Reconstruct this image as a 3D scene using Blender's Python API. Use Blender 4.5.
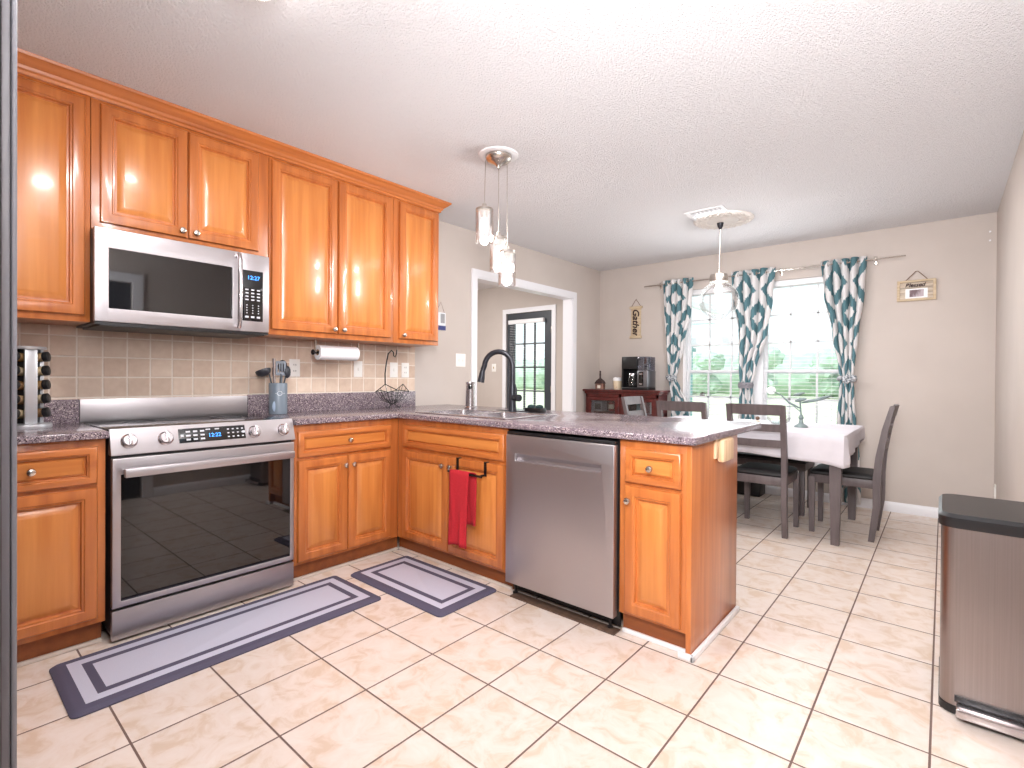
import bpy, bmesh, math, random
from mathutils import Vector, Matrix, Quaternion
for o in list(bpy.data.objects): bpy.data.objects.remove(o)
S = bpy.context.scene
COL = S.collection
PI = math.pi
random.seed(7)

# ------------------------------------------------------------------ camera
F = 505.87
yaw, pitch, roll = -.7035, -.0059, .0063
cy_, sy_ = math.cos(yaw), math.sin(yaw)
fwd = Vector((sy_, cy_, 0)); rt = Vector((cy_, -sy_, 0)); up = Vector((0, 0, 1))
f2 = fwd*math.cos(pitch)+up*math.sin(pitch); u2 = up*math.cos(pitch)-fwd*math.sin(pitch)
r3 = rt*math.cos(roll)+u2*math.sin(roll); u3 = u2*math.cos(roll)-rt*math.sin(roll)
cam = bpy.data.cameras.new('camera'); cam.sensor_width = 36; cam.lens = F/1024*36
cam.shift_x = -(514.1-512)/1024; cam.shift_y = (380.07-384)/1024; cam.clip_start = .02
co = bpy.data.objects.new('camera', cam); COL.objects.link(co)
M = Matrix((r3, u3, -f2)).transposed().to_4x4(); M.translation = (1.9265, -1.3833, 1.1534)
co.matrix_world = M
S.camera = co

# ------------------------------------------------------------------ view, world, large lights
S.view_settings.view_transform = 'Standard'; S.view_settings.look = 'None'
S.view_settings.gamma = 1; S.view_settings.use_curve_mapping = False
S.view_settings.exposure = 0.1
S.cycles.max_bounces = 10; S.cycles.diffuse_bounces = 5; S.cycles.transparent_max_bounces = 24
S.cycles.use_denoising = True; S.cycles.sample_clamp_indirect = 6
S.cycles.caustics_reflective = False; S.cycles.caustics_refractive = False
W = bpy.data.worlds.new('sky'); S.world = W; W.use_nodes = True
nt = W.node_tree; nt.nodes.clear()
wo = nt.nodes.new('ShaderNodeOutputWorld'); bg = nt.nodes.new('ShaderNodeBackground')
tc = nt.nodes.new('ShaderNodeTexCoord'); sp = nt.nodes.new('ShaderNodeSeparateXYZ'); rp = nt.nodes.new('ShaderNodeValToRGB')
nt.links.new(tc.outputs['Generated'], sp.inputs[0]); nt.links.new(sp.outputs['Z'], rp.inputs[0])
rp.color_ramp.elements[0].position = .45; rp.color_ramp.elements[0].color = (.92, .97, 1, 1)
rp.color_ramp.elements[1].position = .9; rp.color_ramp.elements[1].color = (.75, .88, 1, 1)
nt.links.new(rp.outputs[0], bg.inputs['Color']); bg.inputs['Strength'].default_value = 1.5
nt.links.new(bg.outputs[0], wo.inputs[0])

def light(name, kind, loc, power, color=(1, 1, 1), size=.1, aim=None, size_y=None, spread=None):
    L = bpy.data.lights.new(name, kind); L.energy = power; L.color = color
    if kind == 'AREA':
        L.size = size
        if size_y: L.shape = 'RECTANGLE'; L.size_y = size_y
        if spread: L.spread = spread
    elif kind == 'POINT': L.shadow_soft_size = size
    o = bpy.data.objects.new(name, L); COL.objects.link(o); o.location = loc
    if aim is not None:
        o.rotation_euler = (Vector(aim)-Vector(loc)).to_track_quat('-Z', 'Y').to_euler()
    return o
KL = (.24, -.70)            # kitchen flush light, just above the frame
kl = light('kitchen_lamp', 'AREA', (KL[0], KL[1], 2.38), 21, (1, .98, .985), .26, aim=(KL[0], KL[1], 0)); kl.data.shape = 'DISK'
light('bounce_flash', 'AREA', (1.85, -1.35, 2.34), 20, (1, .985, 1), .6, aim=(.9, .6, 0))
light('ceiling_fill', 'AREA', (1.9, -1.24, 1.7), 105, (.985, .985, 1), .5, aim=(1.75, .9, 2.6))  # added fill, aimed up and forward to brighten the ceiling
light('window_fill', 'AREA', (.49, 3.98, 1.4), 12, (.95, .985, 1), 1.4, aim=(.49, 0, 1.25), size_y=1.2)  # added area light inside the room, boosting the window daylight
light('dining_fill', 'AREA', (.9, 2.3, 2.42), 27, (1, .985, .98), 1.2, aim=(.9, 2.6, 0))  # added downward fill over the dining area, no fixture there
light('hall_overhead', 'AREA', (-2.9, 2.3, 2.3), 40, (1, .97, .95), .8, aim=(-2.9, 3.2, 0))  # area light high in the hall, facing the floor
sun = light('outdoor_sun', 'SUN', (0, 9, 6), 3.2, (1, .99, .95)); sun.rotation_euler = Vector((.25, .6, -.75)).to_track_quat('-Z', 'Y').to_euler()

# ------------------------------------------------------------------ materials
def lin(c):
    return tuple(((v/255)/12.92 if v/255 <= .04045 else ((v/255+.055)/1.055)**2.4) for v in c)
MATS = {}
def mat(name, rgb, rough=.5, metal=0, **k):
    if name in MATS: return MATS[name]
    m = bpy.data.materials.new(name); m.use_nodes = True; MATS[name] = m
    b = m.node_tree.nodes['Principled BSDF']
    b.inputs['Base Color'].default_value = (*lin(rgb), 1); b.inputs['Roughness'].default_value = rough
    b.inputs['Metallic'].default_value = metal
    if 'emit' in k:
        b.inputs['Emission Color'].default_value = (*lin(k.get('ecol', rgb)), 1); b.inputs['Emission Strength'].default_value = k['emit']
    if 'coat' in k: b.inputs['Coat Weight'].default_value = k['coat']; b.inputs['Coat Roughness'].default_value = k.get('coatr', .08)
    if 'spec' in k: b.inputs['Specular IOR Level'].default_value = k['spec']
    n = k.get('noise')
    if n:      # (scale xyz, colour2, detail, bump)
        add_noise(m, *n)
    return m
def add_noise(m, scale, rgb2, lo=.35, hi=.65, bump=0., detail=4):
    t = m.node_tree; b = t.nodes['Principled BSDF']
    tc = t.nodes.new('ShaderNodeTexCoord'); mp = t.nodes.new('ShaderNodeMapping'); nz = t.nodes.new('ShaderNodeTexNoise')
    mp.inputs['Scale'].default_value = scale; nz.inputs['Scale'].default_value = 1; nz.inputs['Detail'].default_value = detail
    t.links.new(tc.outputs['Object'], mp.inputs[0]); t.links.new(mp.outputs[0], nz.inputs['Vector'])
    r = t.nodes.new('ShaderNodeValToRGB')
    r.color_ramp.elements[0].position = lo; r.color_ramp.elements[1].position = hi
    r.color_ramp.elements[0].color = b.inputs['Base Color'].default_value[:]; r.color_ramp.elements[1].color = (*lin(rgb2), 1)
    t.links.new(nz.outputs['Fac'], r.inputs[0]); t.links.new(r.outputs[0], b.inputs['Base Color'])
    if bump:
        bp = t.nodes.new('ShaderNodeBump'); bp.inputs['Strength'].default_value = bump; bp.inputs['Distance'].default_value = .003
        t.links.new(nz.outputs['Fac'], bp.inputs['Height']); t.links.new(bp.outputs[0], b.inputs['Normal'])
    return r
def wood(name, a, b_, scale, rough=.3, coat=.35):
    return mat(name, a, rough, coat=coat, coatr=.12, noise=(scale, b_, .3, .72, .04, 6))
WA, WB = (197, 118, 60), (163, 89, 41)
wood_v = wood('honey_wood_upright', WA, WB, (26, 26, 1.6))
wood_y = wood('honey_wood_level_y', WA, WB, (26, 1.6, 26))
wood_x = wood('honey_wood_level_x', WA, WB, (1.6, 26, 26))
wood_p = wood('honey_wood_panel', (207, 134, 69), (183, 107, 49), (26, 26, 1.6))
wood_py = wood('honey_wood_panel_y', (207, 134, 69), (183, 107, 49), (26, 1.6, 26))
wood_px = wood('honey_wood_panel_x', (207, 134, 69), (183, 107, 49), (1.6, 26, 26))
wood_in = mat('raw_wood', (225, 195, 160), .6, noise=((40, 40, 3), (205, 170, 130)))
steel = mat('brushed_steel', (186, 180, 182), .42, 1, noise=((260, 260, 2), (184, 180, 183), .3, .7))
steel_h = mat('brushed_steel_level', (186, 180, 182), .42, 1, noise=((260, 2, 260), (186, 182, 185), .3, .7))
steel_bar = mat('polished_steel_bar', (205, 200, 202), .22, 1)
nickel = mat('satin_nickel', (205, 198, 190), .25, 1)
blackgl = mat('black_glass', (10, 9, 11), .03, spec=.6)
cookgl = mat('dark_ceramic_glass', (36, 34, 38), .08)
black = mat('black_plastic', (20, 19, 21), .4)
blackm = mat('black_metal', (24, 22, 24), .35, .3)
white = mat('white_paint', (236, 236, 238), .4)
plate = mat('white_plastic', (238, 236, 232), .35)
trimw = mat('white_trim_paint', (232, 232, 236), .35)
wallm = mat('greige_wall_paint', (196, 186, 179), .75, noise=((3, 3, 3), (192, 182, 175)))
slate = mat('slate_door_and_gloom', (58, 62, 68), .45)  # hall door paint, also the painted darkness of the right-wall doorway
greyw = mat('grey_stained_wood', (99, 89, 90), .45, noise=((30, 30, 4), (84, 75, 76)))
leather = mat('black_leather', (30, 28, 30), .6, noise=((90, 90, 90), (24, 22, 24), .3, .7, .15))
cherry = mat('cherry_wood', (92, 32, 28), .35, noise=((20, 3, 20), (66, 20, 18)))
redcloth = mat('red_terry', (182, 30, 42), .95, noise=((240, 240, 240), (160, 20, 32), .3, .7, .5))
clothm = mat('white_tablecloth', (208, 204, 210), .85, noise=((14, 14, 14), (202, 198, 204), .3, .7, .05))
fridgeg = mat('fridge_grey', (92, 90, 94), .45)
crockm = mat('slate_blue_stoneware', (112, 124, 136), .4)
bluelcd = mat('blue_display', (60, 150, 255), .5, emit=2.2)
signw = mat('pale_sign_wood', (204, 186, 158), .6, noise=((6, 6, 60), (186, 164, 134)))
ink = mat('dark_ink', (44, 20, 24), .7)
twine = mat('twine', (120, 90, 70), .8)
foliage = mat('leaf_green', (168, 192, 174), .8, noise=((1.5, 1.5, 1.5), (192, 210, 196)))
grass = mat('lawn_green', (204, 212, 178), .95, noise=((2, 2, 2), (212, 218, 190)))
teal = mat('teal_paint', (130, 170, 172), .6)
paper = mat('paper_towel', (240, 240, 242), .9, noise=((80, 80, 80), (232, 232, 236), .3, .7, .2))
ceramic = mat('cream_ceramic', (232, 224, 210), .35)
bronze = mat('dark_bronze', (42, 43, 50), .35, .3)

for _m in (blackgl, cookgl): _m.node_tree.nodes['Principled BSDF'].inputs['IOR'].default_value = 1.6
def nodes(m): return m.node_tree, m.node_tree.nodes['Principled BSDF']
def glass_thin(name, tint=(1, 1, 1), refl=.08, glow=0):
    m = bpy.data.materials.new(name); m.use_nodes = True; t = m.node_tree; t.nodes.clear()
    o = t.nodes.new('ShaderNodeOutputMaterial'); a = t.nodes.new('ShaderNodeBsdfTransparent'); g = t.nodes.new('ShaderNodeBsdfGlossy')
    a.inputs[0].default_value = (*tint, 1); g.inputs['Roughness'].default_value = .03
    lw = t.nodes.new('ShaderNodeLayerWeight'); lw.inputs['Blend'].default_value = .25
    ma = t.nodes.new('ShaderNodeMath'); ma.operation = 'MULTIPLY_ADD'; ma.inputs[1].default_value = .45; ma.inputs[2].default_value = refl
    t.links.new(lw.outputs['Fresnel'], ma.inputs[0])
    mx = t.nodes.new('ShaderNodeMixShader'); t.links.new(ma.outputs[0], mx.inputs[0]); t.links.new(a.outputs[0], mx.inputs[1]); t.links.new(g.outputs[0], mx.inputs[2])
    t.links.new(mx.outputs[0], o.inputs[0]); return m
paneg = glass_thin('window_glass', (.95, .98, .98), .02)
clearg = glass_thin('clear_glass', (.99, .99, .99), .03)
doorg = glass_thin('cabinet_glass', (.8, .8, .82), .08)
def emissive(name, rgb, s):
    m = bpy.data.materials.new(name); m.use_nodes = True; t = m.node_tree; t.nodes.clear()
    o = t.nodes.new('ShaderNodeOutputMaterial'); e = t.nodes.new('ShaderNodeEmission')
    e.inputs[0].default_value = (*lin(rgb), 1); e.inputs[1].default_value = s; t.links.new(e.outputs[0], o.inputs[0]); return m
bulbm = emissive('lit_bulb', (255, 246, 240), 9)
linerm = emissive('lit_frosted_glass', (255, 248, 246), 1.6)
def _frost(m):
    t = m.node_tree; o = [n for n in t.nodes if n.type == 'OUTPUT_MATERIAL'][0]; e = [n for n in t.nodes if n.type == 'EMISSION'][0]
    a = t.nodes.new('ShaderNodeBsdfTransparent'); mx = t.nodes.new('ShaderNodeMixShader'); mx.inputs[0].default_value = .3
    t.links.new(a.outputs[0], mx.inputs[1]); t.links.new(e.outputs[0], mx.inputs[2]); t.links.new(mx.outputs[0], o.inputs[0])
_frost(linerm)
domem = emissive('lit_dome', (255, 246, 244), 16)

# floor tiles
TS = .3175
def floor_mat():
    m = bpy.data.materials.new('cream_floor_tile'); m.use_nodes = True; t, b = nodes(m); N = t.nodes.new; L = t.links.new
    tc = N('ShaderNodeTexCoord'); mp = N('ShaderNodeMapping'); mp.inputs['Scale'].default_value = (1/TS, 1/TS, 0)
    L(tc.outputs['Object'], mp.inputs[0])
    fr = N('ShaderNodeVectorMath'); fr.operation = 'FRACTION'; L(mp.outputs[0], fr.inputs[0])
    fl = N('ShaderNodeVectorMath'); fl.operation = 'FLOOR'; L(mp.outputs[0], fl.inputs[0])
    s = N('ShaderNodeSeparateXYZ'); L(fr.outputs[0], s.inputs[0])
    def mth(op, a, b=None, c=None):
        n = N('ShaderNodeMath'); n.operation = op
        for i, v in enumerate((a, b, c)):
            if v is None: continue
            if isinstance(v, (int, float)): n.inputs[i].default_value = v
            else: L(v, n.inputs[i])
        return n.outputs[0]
    def edge(o): return mth('MINIMUM', o, mth('SUBTRACT', 1, o))
    e = mth('MINIMUM', edge(s.outputs[0]), edge(s.outputs[1]))
    g = mth('LESS_THAN', e, .0105)
    wn = N('ShaderNodeTexWhiteNoise'); wn.noise_dimensions = '3D'; L(fl.outputs[0], wn.inputs['Vector'])
    off = N('ShaderNodeVectorMath'); off.operation = 'MULTIPLY_ADD'; L(wn.outputs['Color'], off.inputs[0]); off.inputs[1].default_value = (9, 9, 9); L(tc.outputs['Object'], off.inputs[2])
    nz = N('ShaderNodeTexNoise'); nz.inputs['Scale'].default_value = 11; nz.inputs['Detail'].default_value = 6; nz.inputs['Roughness'].default_value = .62; nz.inputs['Distortion'].default_value = .8
    L(off.outputs[0], nz.inputs['Vector'])
    r = N('ShaderNodeValToRGB'); cr = r.color_ramp
    cr.elements[0].position = .36; cr.elements[0].color = (*lin((210, 188, 168)), 1)
    cr.elements[1].position = .5; cr.elements[1].color = (*lin((222, 207, 196)), 1)
    x = cr.elements.new(.66); x.color = (*lin((227, 215, 207)), 1)
    L(nz.outputs['Fac'], r.inputs[0])
    mx = N('ShaderNodeMix'); mx.data_type = 'RGBA'; L(g, mx.inputs[0]); L(r.outputs[0], mx.inputs[6]); mx.inputs[7].default_value = (*lin((108, 86, 78)), 1)
    L(mx.outputs[2], b.inputs['Base Color'])
    L(mth('MULTIPLY_ADD', g, .4, .28), b.inputs['Roughness'])
    hgt = mth('MINIMUM', mth('MULTIPLY', e, 40), 1)
    nb = N('ShaderNodeTexNoise'); nb.inputs['Scale'].default_value = 14; L(tc.outputs['Object'], nb.inputs['Vector'])
    hh = mth('MULTIPLY_ADD', nb.outputs['Fac'], .35, hgt)
    bp = N('ShaderNodeBump'); bp.inputs['Strength'].default_value = .35; bp.inputs['Distance'].default_value = .004; L(hh, bp.inputs['Height']); L(bp.outputs[0], b.inputs['Normal'])
    return m
tilem = floor_mat()
def ceiling_mat():
    m = bpy.data.materials.new('popcorn_ceiling'); m.use_nodes = True; t, b = nodes(m); N = t.nodes.new; L = t.links.new
    b.inputs['Base Color'].default_value = (*lin((238, 237, 239)), 1); b.inputs['Roughness'].default_value = .95
    tc = N('ShaderNodeTexCoord'); nz = N('ShaderNodeTexNoise'); nz.inputs['Scale'].default_value = 105; nz.inputs['Detail'].default_value = 3; nz.inputs['Roughness'].default_value = .7
    L(tc.outputs['Object'], nz.inputs['Vector'])
    bp = N('ShaderNodeBump'); bp.inputs['Strength'].default_value = 1.0; bp.inputs['Distance'].default_value = .02; L(nz.outputs['Fac'], bp.inputs['Height']); L(bp.outputs[0], b.inputs['Normal'])
    return m
ceilm = ceiling_mat()
def splash_mat():
    m = bpy.data.materials.new('tumbled_wall_tile'); m.use_nodes = True; t, b = nodes(m); N = t.nodes.new; L = t.links.new
    tc = N('ShaderNodeTexCoord'); mp = N('ShaderNodeMapping'); T = .1015
    mp.inputs['Location'].default_value = (0, .875/T, -1.038/T); mp.inputs['Scale'].default_value = (0, 1/T, 1/T); L(tc.outputs['Object'], mp.inputs[0])
    fr = N('ShaderNodeVectorMath'); fr.operation = 'FRACTION'; L(mp.outputs[0], fr.inputs[0])
    fl = N('ShaderNodeVectorMath'); fl.operation = 'FLOOR'; L(mp.outputs[0], fl.inputs[0])
    s = N('ShaderNodeSeparateXYZ'); L(fr.outputs[0], s.inputs[0])
    def mth(op, a, b=None):
        n = N('ShaderNodeMath'); n.operation = op
        for i, v in enumerate((a, b)):
            if v is None: continue
            if isinstance(v, (int, float)): n.inputs[i].default_value = v
            else: L(v, n.inputs[i])
        return n.outputs[0]
    def edge(o): return mth('MINIMUM', o, mth('SUBTRACT', 1, o))
    nj = N('ShaderNodeTexNoise'); nj.inputs['Scale'].default_value = 60; L(tc.outputs['Object'], nj.inputs['Vector'])
    e = mth('ADD', mth('MINIMUM', edge(s.outputs[1]), edge(s.outputs[2])), mth('MULTIPLY', mth('SUBTRACT', nj.outputs['Fac'], .5), .03))
    g = mth('LESS_THAN', e, .034)
    wn = N('ShaderNodeTexWhiteNoise'); L(fl.outputs[0], wn.inputs['Vector'])
    nz = N('ShaderNodeTexNoise'); nz.inputs['Scale'].default_value = 26; nz.inputs['Detail'].default_value = 5; L(tc.outputs['Object'], nz.inputs['Vector'])
    f = mth('ADD', mth('MULTIPLY', wn.outputs['Value'], .4), mth('MULTIPLY', nz.outputs['Fac'], .6))
    r = N('ShaderNodeValToRGB'); r.color_ramp.elements[0].position = .2; r.color_ramp.elements[0].color = (*lin((196, 170, 150)), 1)
    r.color_ramp.elements[1].position = .85; r.color_ramp.elements[1].color = (*lin((222, 202, 184)), 1); L(f, r.inputs[0])
    mx = N('ShaderNodeMix'); mx.data_type = 'RGBA'; L(g, mx.inputs[0]); L(r.outputs[0], mx.inputs[6]); mx.inputs[7].default_value = (*lin((228, 216, 204)), 1)
    L(mx.outputs[2], b.inputs['Base Color']); b.inputs['Roughness'].default_value = .55
    bp = N('ShaderNodeBump'); bp.inputs['Strength'].default_value = .5; bp.inputs['Distance'].default_value = .004
    L(mth('MINIMUM', mth('MULTIPLY', e, 12), 1), bp.inputs['Height']); L(bp.outputs[0], b.inputs['Normal'])
    return m
splashm = splash_mat()
def counter_mat():
    m = bpy.data.materials.new('speckled_laminate'); m.use_nodes = True; t, b = nodes(m); N = t.nodes.new; L = t.links.new
    tc = N('ShaderNodeTexCoord'); v = N('ShaderNodeTexVoronoi'); v.inputs['Scale'].default_value = 260; L(tc.outputs['Object'], v.inputs['Vector'])
    s = N('ShaderNodeSeparateColor'); L(v.outputs['Color'], s.inputs[0])
    r = N('ShaderNodeValToRGB'); r.color_ramp.interpolation = 'CONSTANT'; cr = r.color_ramp
    cr.elements[0].position = 0; cr.elements[0].color = (*lin((66, 54, 58)), 1)
    cr.elements[1].position = .22; cr.elements[1].color = (*lin((128, 114, 122)), 1)
    for p, c in ((.6, (112, 98, 106)), (.8, (156, 144, 148)), (.93, (196, 180, 176))):
        x = cr.elements.new(p); x.color = (*lin(c), 1)
    L(s.outputs[0], r.inputs[0]); L(r.outputs[0], b.inputs['Base Color'])
    b.inputs['Roughness'].default_value = .17
    return m
counterm = counter_mat()
def rug_mat(name, x0, x1, y0, y1):
    # woven mat: dark edge, pale band, dark line, pale field — a pattern of the fabric
    m = bpy.data.materials.new(name); m.use_nodes = True; t, b = nodes(m); N = t.nodes.new; L = t.links.new
    tc = N('ShaderNodeTexCoord'); s = N('ShaderNodeSeparateXYZ'); L(tc.outputs['Object'], s.inputs[0])
    def mth(op, a, b=None):
        n = N('ShaderNodeMath'); n.operation = op
        for i, v in enumerate((a, b)):
            if v is None: continue
            if isinstance(v, (int, float)): n.inputs[i].default_value = v
            else: L(v, n.inputs[i])
        return n.outputs[0]
    hx, hy = (x1-x0)/2, (y1-y0)/2
    e = mth('MINIMUM', mth('SUBTRACT', hx, mth('ABSOLUTE', s.outputs[0])), mth('SUBTRACT', hy, mth('ABSOLUTE', s.outputs[1])))
    r = N('ShaderNodeValToRGB'); r.color_ramp.interpolation = 'CONSTANT'; cr = r.color_ramp
    D, Lt = (*lin((82, 78, 98)), 1), (*lin((196, 196, 212)), 1)
    cr.elements[0].position = 0; cr.elements[0].color = D
    cr.elements[1].position = .045*4; cr.elements[1].color = Lt
    x = cr.elements.new(.085*4); x.color = D
    x = cr.elements.new(.115*4); x.color = Lt
    L(mth('MULTIPLY', e, 4), r.inputs[0])
    nz = N('ShaderNodeTexNoise'); mp = N('ShaderNodeMapping'); mp.inputs['Scale'].default_value = (60, 160, 60); L(tc.outputs['Object'], mp.inputs[0]); L(mp.outputs[0], nz.inputs['Vector'])
    mx = N('ShaderNodeMix'); mx.data_type = 'RGBA'; mx.blend_type = 'MULTIPLY'; mx.inputs[0].default_value = .35
    r2 = N('ShaderNodeValToRGB'); r2.color_ramp.elements[0].position = .3; r2.color_ramp.elements[0].color = (.6, .6, .65, 1); r2.color_ramp.elements[1].position = .7
    L(nz.outputs['Fac'], r2.inputs[0]); L(r.outputs[0], mx.inputs[6]); L(r2.outputs[0], mx.inputs[7]); L(mx.outputs[2], b.inputs['Base Color'])
    b.inputs['Roughness'].default_value = .8
    bp = N('ShaderNodeBump'); bp.inputs['Strength'].default_value = .2; bp.inputs['Distance'].default_value = .002; L(nz.outputs['Fac'], bp.inputs['Height']); L(bp.outputs[0], b.inputs['Normal'])
    return m
def curtain_mat():
    m = bpy.data.materials.new('ikat_curtain'); m.use_nodes = True; t, b = nodes(m); N = t.nodes.new; L = t.links.new
    uv = N('ShaderNodeUVMap'); s = N('ShaderNodeSeparateXYZ')
    nz = N('ShaderNodeTexNoise'); mp = N('ShaderNodeMapping'); mp.inputs['Scale'].default_value = (22, 3, 1); L(uv.outputs[0], mp.inputs[0]); L(mp.outputs[0], nz.inputs['Vector']); nz.inputs['Scale'].default_value = 2
    L(uv.outputs[0], s.inputs[0])
    def mth(op, a, b=None):
        n = N('ShaderNodeMath'); n.operation = op
        for i, v in enumerate((a, b)):
            if v is None: continue
            if isinstance(v, (int, float)): n.inputs[i].default_value = v
            else: L(v, n.inputs[i])
        return n.outputs[0]
    vv = mth('ADD', s.outputs[1], mth('MULTIPLY', mth('SUBTRACT', nz.outputs['Fac'], .5), .16))
    def tri(x): return mth('SUBTRACT', 1, mth('MULTIPLY', mth('PINGPONG', x, .5), 4))
    f = mth('MULTIPLY', mth('ABSOLUTE', mth('ADD', tri(s.outputs[0]), tri(vv))), .5)
    r = N('ShaderNodeValToRGB'); r.color_ramp.interpolation = 'CONSTANT'; cr = r.color_ramp
    Wc, Tc = (*lin((232, 230, 230)), 1), (*lin((92, 131, 140)), 1)
    cr.elements[0].position = 0; cr.elements[0].color = Wc
    cr.elements[1].position = .23; cr.elements[1].color = Tc
    x = cr.elements.new(.62); x.color = Wc
    L(f, r.inputs[0]); L(r.outputs[0], b.inputs['Base Color']); b.inputs['Roughness'].default_value = .9
    # a little light comes through the cloth
    o = [n for n in t.nodes if n.type == 'OUTPUT_MATERIAL'][0]
    tr = N('ShaderNodeBsdfTranslucent'); L(r.outputs[0], tr.inputs[0]); mx = N('ShaderNodeMixShader'); mx.inputs[0].default_value = .25
    L(b.outputs[0], mx.inputs[1]); L(tr.outputs[0], mx.inputs[2]); L(mx.outputs[0], o.inputs[0])
    return m
curtm = curtain_mat()

# ------------------------------------------------------------------ geometry helpers
class G:
    def __init__(s): s.b = bmesh.new()
    def _merge(s, t):
        me = bpy.data.meshes.new('tmp'); t.to_mesh(me); t.free(); s.b.from_mesh(me); bpy.data.meshes.remove(me)
    def box(s, x0, x1, y0, y1, z0, z1, bev=0, seg=2, mtx=None):
        t = bmesh.new(); bmesh.ops.create_cube(t, size=1)
        for v in t.verts: v.co = Vector(((x0+x1)/2+v.co.x*abs(x1-x0), (y0+y1)/2+v.co.y*abs(y1-y0), (z0+z1)/2+v.co.z*abs(z1-z0)))
        if bev:
            bev = min(bev, .49*min(abs(x1-x0), abs(y1-y0), abs(z1-z0)))
            bmesh.ops.bevel(t, geom=t.edges[:], offset=bev, segments=seg, profile=.5, affect='EDGES')
        if mtx: bmesh.ops.transform(t, matrix=mtx, verts=t.verts[:])
        s._merge(t); return s
    def tube(s, pts, r, seg=8, closed=False, cap=True):
        pts = [Vector(p) for p in pts]; n = len(pts)
        rr = r if isinstance(r, (list, tuple)) else [r]*n
        t = bmesh.new(); rings = []; prev = None
        for i, p in enumerate(pts):
            a = pts[(i-1) % n] if (i > 0 or closed) else p; c = pts[(i+1) % n] if (i < n-1 or closed) else p
            d = (c-a).normalized() if (c-a).length > 1e-9 else Vector((0, 0, 1))
            if prev is None:
                q = Vector((0, 0, 1)) if abs(d.z) < .9 else Vector((1, 0, 0)); u = d.cross(q).normalized()
            else:
                u = (prev-d*prev.dot(d)); u = u.normalized() if u.length > 1e-6 else d.orthogonal().normalized()
            prev = u; w = d.cross(u)
            rings.append([t.verts.new(p+(u*math.cos(2*PI*k/seg)+w*math.sin(2*PI*k/seg))*rr[i]) for k in range(seg)])
        for i in range(n if closed else n-1):
            A, B = rings[i], rings[(i+1) % n]
            for k in range(seg): t.faces.new((A[k], A[(k+1) % seg], B[(k+1) % seg], B[k]))
        if cap and not closed: t.faces.new(rings[0][::-1]); t.faces.new(rings[-1])
        bmesh.ops.recalc_face_normals(t, faces=t.faces[:]); s._merge(t); return s
    def cyl(s, p0, p1, r0, r1=None, seg=24):
        return s.tube([p0, p1], [r0, r0 if r1 is None else r1], seg)
    def lathe(s, prof, origin, axis=(0, 0, 1), seg=24):
        a = Vector(axis).normalized(); u = a.orthogonal().normalized(); w = a.cross(u); o = Vector(origin)
        t = bmesh.new(); rings = []
        for r, h in prof:
            if r < 1e-5: rings.append([t.verts.new(o+a*h)])
            else: rings.append([t.verts.new(o+a*h+(u*math.cos(2*PI*k/seg)+w*math.sin(2*PI*k/seg))*r) for k in range(seg)])
        for A, B in zip(rings, rings[1:]):
            for k in range(seg):
                k2 = (k+1) % seg
                if len(A) == 1 and len(B) == 1: continue
                if len(A) == 1: t.faces.new((A[0], B[k2], B[k]))
                elif len(B) == 1: t.faces.new((A[k], A[k2], B[0]))
                else: t.faces.new((A[k], A[k2], B[k2], B[k]))
        bmesh.ops.recalc_face_normals(t, faces=t.faces[:]); s._merge(t); return s
    def sphere(s, c, r, sc=(1, 1, 1), sub=2, mtx=None):
        t = bmesh.new(); bmesh.ops.create_icosphere(t, subdivisions=sub, radius=r)
        for v in t.verts: v.co = Vector((v.co.x*sc[0], v.co.y*sc[1], v.co.z*sc[2]))
        if mtx: bmesh.ops.transform(t, matrix=mtx, verts=t.verts[:])
        bmesh.ops.translate(t, vec=Vector(c), verts=t.verts[:]); s._merge(t); return s
    def prism(s, poly, ext):
        # poly: list of 3d points, ext: extrusion vector
        t = bmesh.new(); e = Vector(ext); A = [t.verts.new(Vector(p)) for p in poly]; B = [t.verts.new(Vector(p)+e) for p in poly]
        n = len(A); t.faces.new(A[::-1]); t.faces.new(B)
        for i in range(n): t.faces.new((A[i], A[(i+1) % n], B[(i+1) % n], B[i]))
        bmesh.ops.recalc_face_normals(t, faces=t.faces[:]); s._merge(t); return s
    def rings(s, loops, cap0=True, cap1=True, closed_u=True):
        t = bmesh.new(); R = [[t.verts.new(Vector(p)) for p in l] for l in loops]; n = len(R[0])
        for A, B in zip(R, R[1:]):
            for k in range(n if closed_u else n-1): t.faces.new((A[k], A[(k+1) % n], B[(k+1) % n], B[k]))
        if cap0: t.faces.new(R[0][::-1])
        if cap1: t.faces.new(R[-1])
        bmesh.ops.recalc_face_normals(t, faces=t.faces[:]); s._merge(t); return s
    def panel(s, O, U, V, N, w, h, prof):
        # nested rectangles: prof = [(inset, height along N)...]
        O, U, V, N = Vector(O), Vector(U), Vector(V), Vector(N)
        L = []
        for i, d in prof: L.append([O+U*a+V*b+N*d for a, b in ((i, i), (w-i, i), (w-i, h-i), (i, h-i))])
        return s.rings(L)
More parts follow.
